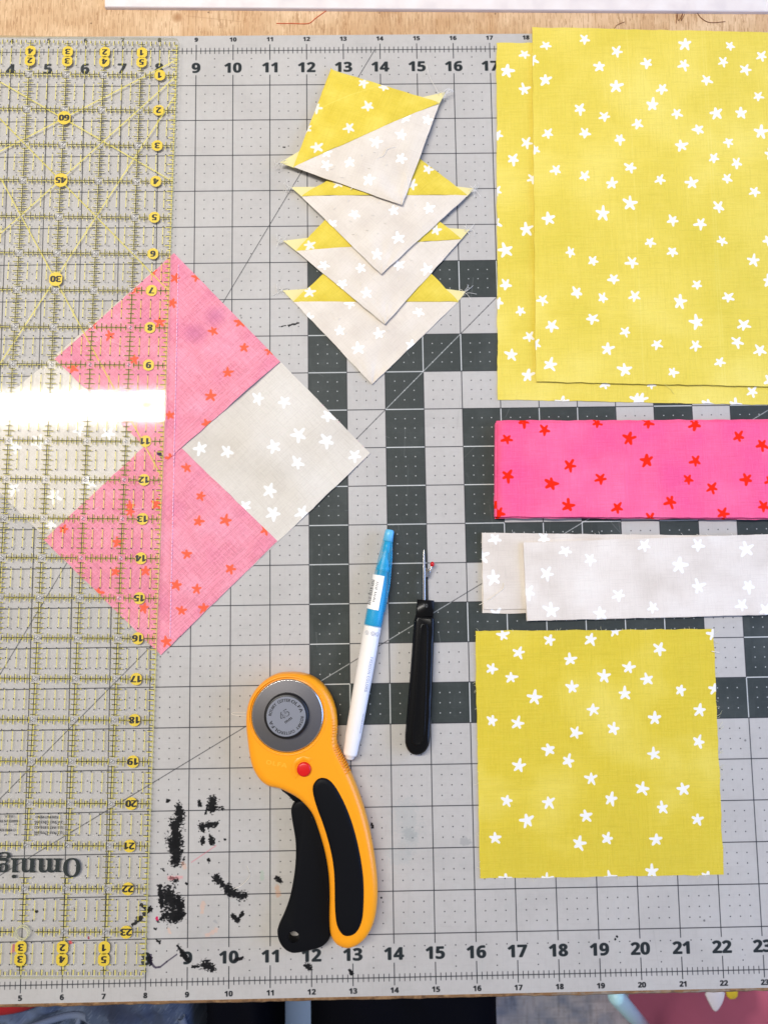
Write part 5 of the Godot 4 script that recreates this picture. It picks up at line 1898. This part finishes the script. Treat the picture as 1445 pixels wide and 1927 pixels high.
func below() -> void:
	var seat := thing("bench", "pale blue bench seat glimpsed between dark clothes below the table edge", "bench", Vector2(6, 32), -29.0)
	var st := begin()
	puff(st, smooth(V([-16, 24.9, 17.6, 24.9, 17.6, 41, -16, 41]), 1), [[0.6, -12.6], [0.0, -12.2], [0.0, -11.4], [0.4, -11.0]])
	part("seat", st, paint_mat("pale_blue_vinyl", rgb(150, 178, 224), 0.5), seat)
	for c in [Vector2(-14, 27), Vector2(15.5, 27), Vector2(-14, 39), Vector2(15.5, 39)]:
		st = begin()
		lathe(st, W(c, -29.0), W(c, -12.5), [[0.0, 0.5], [1.0, 0.7]], 12)
		part("leg", st, M["table_leg_wood"], seat)
	# denim with raised seams
	var dt := Sheet.new(Vector2.ZERO, Vector2(14, 12), 60.0, rgb(66, 80, 106))
	var g := RandomNumberGenerator.new()
	g.seed = 40
	for i in 9000:
		var p := Vector2(g.randf_range(0, 14), g.randf_range(0, 12))
		dt.line(p, p + Vector2(0.05, -0.09) * g.randf_range(0.6, 1.8), 0.022, rgb(150, 160, 178) if g.randf() < 0.6 else rgb(24, 32, 52), g.randf_range(0.15, 0.6))
	dt.lay(cloud_tile(64, 5.0, rgb(34, 42, 66, 0.7), rgb(140, 152, 174, 0.45), 61, 840, 720))
	var dm := paint_mat("denim", Color.WHITE, 0.9, 0.0, dt.texture())
	var jn := thing("jeans", "folded blue denim jeans with stitched seams below the left table edge", "jeans", Vector2(0, 28), -11.0)
	var hj := func(x: float, z: float, u: float, v: float) -> float:
		noise.frequency = 0.22
		var r := noise.get_noise_2d(x * 1.2, z * 1.8)
		var side := smoothstep(0.0, 0.05, u) * smoothstep(1.0, 0.97, u) * smoothstep(0.0, 0.1, v) * smoothstep(1.0, 0.9, v)
		return lerpf(-10.98, -7.2 + 1.1 * r + 0.5 * noise.get_noise_2d(x * 4.0, z * 5.0), side)
	part("denim_cloth", drape(Vector2(-12, 25.2), Vector2(7.55, 35), 120, 70, hj), dm, jn)
	var seam := paint_mat("denim_seam", rgb(104, 116, 140), 0.85)
	var lines := [[V([-0.6, 29.9, 1.6, 29.2, 3.2, 29.25, 4.6, 29.6, 6.2, 30.3, 7.0, 30.6]), 0.16], [V([-3.0, 30.3, -1.0, 29.95, 0.6, 29.9, 1.4, 30.0]), 0.13], [V([3.3, 29.2, 3.2, 29.9, 3.1, 30.8]), 0.14], [V([6.9, 29.1, 7.0, 29.8, 6.9, 30.8]), 0.18]]
	for q in lines:
		st = begin()
		var pts := []
		for c: Vector2 in q[0]:
			pts.append(W(c, hj.call(c.x, c.y, (c.x + 12.0) / 19.55, (c.y - 25.2) / 9.8) + 0.04))
		tube(st, curve_points(pts, 8), [q[1] * 0.7], 8)
		part("seam", st, seam, jn)
	var red := thing("red_cloth", "strip of red cloth beside the denim at the lower left corner", "cloth", Vector2(-2, 28), -7.0)
	var hr := func(x: float, z: float, u: float, v: float) -> float:
		return -5.9 - 2.5 * pow(absf(u * 2.0 - 1.0), 6.0) - 2.0 * pow(absf(v * 2.0 - 1.0), 6.0) - 0.35 * smoothstep(0.55, 1.0, v)
	part("cloth", drape(Vector2(-4.2, 26.0), Vector2(2.9, 29.05), 24, 16, hr), paint_mat("red_cotton", rgb(176, 20, 26), 0.9), red)
	# black trousers, two legs side by side
	var black := paint_mat("black_cotton", rgb(13, 14, 20), 0.95)
	black.metallic_specular = 0.1
	var bt := thing("black_trousers", "pair of black trousers laid over the bench below the table edge", "trousers", Vector2(14, 28), -11.0)
	for q in [[7.3, 9.85, 1.0], [10.85, 18.1, -1.0]]:
		var x0: float = q[0]
		var x1: float = q[1]
		var hb := func(x: float, z: float, u: float, v: float) -> float:
			noise.frequency = 0.3
			var side := pow(maxf(0.0, 1.0 - pow(absf(u * 2.0 - 1.0), 5.0)), 0.6)
			return lerpf(-10.98, -7.0 + 0.3 * noise.get_noise_2d(x, z), side * smoothstep(0.0, 0.08, v))
		part("leg", drape(Vector2(x0, 25.4), Vector2(x1, 38), 40, 40, hb), black, bt)
	# pink cloth heap and a pale blue pole
	var pk := thing("pink_cloth", "heap of rose pink cloth on the floor at the lower right corner", "cloth", Vector2(32, 38), -29.0)
	var hp := func(x: float, z: float, u: float, v: float) -> float:
		noise.frequency = 0.12
		var side := smoothstep(0.0, 0.045, u) * smoothstep(1.0, 0.92, u) * smoothstep(0.0, 0.12, v) * smoothstep(1.0, 0.88, v)
		var fold := sin(x * 1.3 - z * 0.9 + 3.0 * noise.get_noise_2d(x, z)) * 1.7 + noise.get_noise_2d(x * 2.0 + 50.0, z * 1.4) * 2.4
		return lerpf(-28.9, -16.0 + fold, side)
	part("cloth", drape(Vector2(29.6, 28), Vector2(52, 48), 110, 80, hp), paint_mat("rose_cotton", rgb(206, 108, 140), 0.85), pk)
	var tag := thing("cloth_scrap", "pale scrap of cloth resting on the rose pink heap", "cloth", Vector2(28.6, 34.0), -13.0)
	st = begin()
	slab(st, smooth(V([27.229, 32.036, 28.177, 32.055, 28.058, 32.541, 27.741, 32.958, 27.546, 32.806]), 1), -12.9, -12.75, 0.04)
	part("cloth", st, paint_mat("pale_cotton", rgb(214, 206, 206), 0.9), tag)
	var yb := thing("yellow_scrap", "small yellow scrap beside the pale scrap on the pink heap", "cloth", Vector2(30.3, 32.9), -13.0)
	st = begin()
	slab(st, smooth(V([28.180, 32.012, 28.722, 32.023, 28.653, 32.426, 28.245, 32.439]), 1), -12.9, -12.75, 0.04)
	part("cloth", st, paint_mat("mustard_cotton", rgb(206, 176, 40), 0.9), yb)
	var pole := thing("pale_blue_pole", "slim pale aqua pole leaning between the carpet and the pink heap", "pole", Vector2(26.4, 37.5), -29.0)
	st = begin()
	lathe(st, W(Vector2(31.5, 44.9), -28.6), W(Vector2(23.6, 32.4), -13.2), [[0.0, 0.3], [0.004, 0.36], [0.98, 0.36], [0.995, 0.3], [1.0, 0.12]], 18)
	part("tube", st, paint_mat("pale_aqua_plastic", rgb(190, 234, 240), 0.4), pole)
	var shoe := thing("shoe", "grey toe of a shoe on the carpet beside the black trousers", "shoe", Vector2(19.2, 42.4), -29.0)
	st = begin()
	st.set_smooth_group(1)
	puff(st, smooth(V([17.8, 42.0, 18.6, 41.4, 19.8, 41.5, 20.6, 42.3, 20.9, 45.0, 20.4, 50.0, 18.2, 50.0, 17.6, 45.0]), 2), [[0.0, -28.9], [-0.1, -28.3], [0.0, -27.4], [0.4, -26.6], [0.9, -26.2]])
	part("upper", st, paint_mat("grey_leather", rgb(150, 146, 140), 0.5), shoe)
	st = begin()
	puff(st, smooth(V([17.7, 42.0, 18.6, 41.3, 19.8, 41.4, 20.7, 42.3, 21.0, 45.0, 20.5, 50.2, 18.1, 50.2, 17.5, 45.0]), 2), [[0.0, -29.0], [-0.15, -28.9], [-0.15, -28.5], [0.0, -28.4]])
	part("sole", st, paint_mat("shoe_sole", rgb(210, 206, 200), 0.7), shoe)

func _ready() -> void:
	rng.seed = 1
	noise.seed = 3
	noise.fractal_octaves = 2
	camera_and_lights()
	floor_and_table()
	cutting_mat()
	board_and_threads_materials()
	yellow_fabrics()
	folded_strips()
	quilt_block()
	half_squares()
	quilting_ruler()
	rotary_cutter()
	marker_pen()
	seam_ripper()
	below()
	board_and_threads()

func board_and_threads_materials() -> void:
	paint_mat("shared_white", rgb(240, 240, 240), 0.8)
